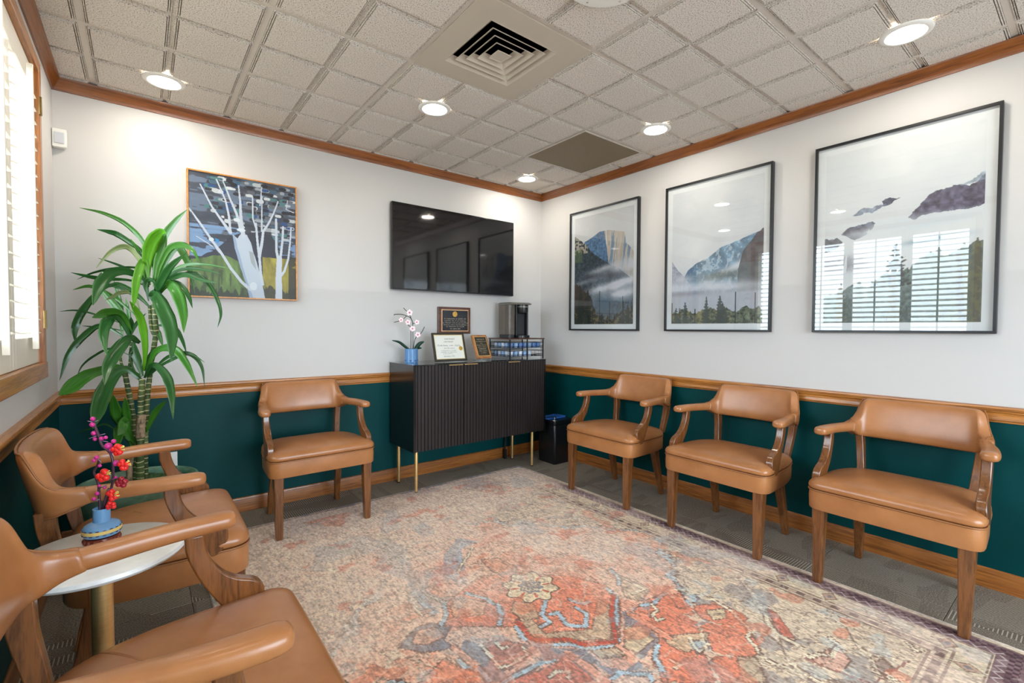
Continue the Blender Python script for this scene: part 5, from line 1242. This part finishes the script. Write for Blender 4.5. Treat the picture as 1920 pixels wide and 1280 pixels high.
    # running hooks: cream meander between the medallions
    hk = np.abs(np.sin(wa * 21) * .5 + np.sin(wb * 17 + wa * 6) * .5); img = lay(img, (field & (hk < .035) & (oct_ > .62)) * .75, (222, 206, 180)); img = lay(img, (field & (hk > .035) & (hk < .065) & (oct_ > .62)) * .6, dark)
    # fine scribbled floral contour lines everywhere
    Uq = np.floor(U * 330) / 330; Vq = np.floor(V * 420) / 420
    for sd, lv, w_, k in ((107, .5, .014, .42), (108, .45, .012, .36), (109, .55, .012, .36)):
        s_ = vnoise(Uq * 38, Vq * 50, sd, 2, .5); img = lay(img, (np.abs(s_ - lv) < w_) * k, dark)
    tr = vnoise(U * 22, V * 30, 110, 2); img = lay(img, (tr > .74) * .35, lblue); img = lay(img, (tr < .30) * .5, (214, 128, 100))
    # borders
    dx = A_ - np.abs(a); dy = B_ - np.abs(b); dd = np.minimum(dx, dy * 1.0)
    bord = (dx < .27) | (dy < .27)
    bc_ = np.clip(C3((212, 192, 164)) + (n2[..., None] - .5) * .10, 0, 1); img = lay(img, bord * .92, bc_)
    al = np.where(dx < dy, b, a)
    for lo, hi, c, k in ((.262, .27, dark, .8), (.205, .213, dark, .7), (.115, .122, dark, .8), (.222, .252, (150, 120, 108), .5), (.03, .04, dark, .7)): img = lay(img, band(dd, lo, hi) * k, c)
    img = lay(img, band(dd, .225, .25) & (np.sin(al * 95) > .1), (120, 96, 88))
    ph_ = (al * 5.2) % 1 - .5; dm = np.abs(ph_) * .19 * 1.4 + np.abs(dd - .163); img = lay(img, (dm < .042) * .8, (186, 150, 128)); img = lay(img, band(dm, .036, .042), dark); img = lay(img, (dm < .015), navy); img = lay(img, band(dm, .052, .057) & bord, (220, 206, 176))
    img = lay(img, (bord & (n2 > .60) & (dd > .12)) * .3, (150, 158, 158)); img = lay(img, (bord & (n1 > .58)) * .3, pink)
    # purple brown guard stripe with checks
    gsd = band(dd, .035, .112); pur = C3((120, 92, 94)) + (n4[..., None] - .5) * .3; img = lay(img, gsd * np.where(a > 0, .95, .35), np.clip(pur, 0, 1))
    chk = ((np.floor(al / .016) + np.floor(dd / .016)) % 2 == 0) & band(dd, .045, .080); img = lay(img, chk * np.where(a > 0, .8, .3), (70, 46, 54))
    zg = np.abs(((al * 22) % 1) - .5) * .05; img = lay(img, band(dd - zg, .078, .086) * .7, (214, 198, 192)); img = lay(img, band(dd, .0, .012) * .9, (214, 200, 190))
    bk = np.clip((b - 1.08) / .35, 0, 1); img = lay(img, bk * .5 * (n1 > .2), (166, 136, 134)); img = lay(img, np.clip((b - 1.15) / .2, 0, 1) * (n2 > .55) * .5, (112, 116, 132))
    # wear: pale abrasion, strongest at the back half and left
    wear = np.clip((n1 - .42) * 3.2 + np.clip(b, -.5, 1) * .75 + np.clip(-a, -1, 1) * .32 + .16, 0, .86)
    wc = np.clip(C3((230, 204, 184)) + (n2[..., None] - .5) * .07, 0, 1); wc = lay(wc, np.clip((vnoise(U * 3, V * 3, 111, 3) - .5) * 4, 0, 1), (226, 208, 198)); img = lay(img, wear * (dd > .03), wc)
    img = lay(img, np.clip((n2 - .64) * 7, 0, .5) * (b > -.2) * (dd > .12), (212, 132, 108)); img = lay(img, np.clip((vnoise(U * 9, V * 9, 112, 3) - .66) * 7, 0, .22) * (dd > .12), (150, 166, 178))
    for sd, lv, w_, k in ((120, .5, .020, .24), (121, .42, .014, .22), (122, .58, .014, .22)):
        s_ = vnoise(Uq * 60, Vq * 40, sd, 2, .5); img = lay(img, (np.abs(s_ - lv) < w_) * k * (dd > .11), (120, 92, 80))
    s_ = vnoise(U * 30, V * 36, 123, 2, .5); img = lay(img, ((np.abs(s_ - .5) < .018) & (n1 < .55)) * .30, (236, 222, 200))
    bl_ = np.clip((vnoise(U * 380, V * 150, 113, 2) - .5) * 2.2, -1, 1); img = img * (1 + .13 * bl_[..., None]) * (.90 + .22 * n3[..., None]) * (1 - .10 * np.clip((n4[..., None] - .5) * 3, 0, 1) * .5)
    return img
rg_, u, v = grid_obj('area_rug', 760, 980, lambda u, v: (RX0 + u * (RX1 - RX0), RY1 - v * (RY1 - RY0), 0 * u + .0036), MAT['rug'], None)
setcol(rg_, np.clip(rugimg(u, v) * np.array([1.06, 1.06, 1.06]), 0, 1)); tag(rg_, 'large faded oriental rug in rust, beige and slate in the middle of the floor', 'rug')
G().loft([[(RX0 - .002, RY0 - .002, .0), (RX1 + .002, RY0 - .002, 0), (RX1 + .002, RY1 + .002, 0), (RX0 - .002, RY1 + .002, 0)], [(RX0 - .004, RY0 - .004, .002), (RX1 + .004, RY0 - .004, .002), (RX1 + .004, RY1 + .004, .002), (RX0 - .004, RY1 + .004, .002)], [(RX0, RY0, .0034), (RX1, RY0, .0034), (RX1, RY1, .0034), (RX0, RY1, .0034)]]).build('rug_backing', mat('rug_binding', lin((196, 180, 166)), .9), rg_)
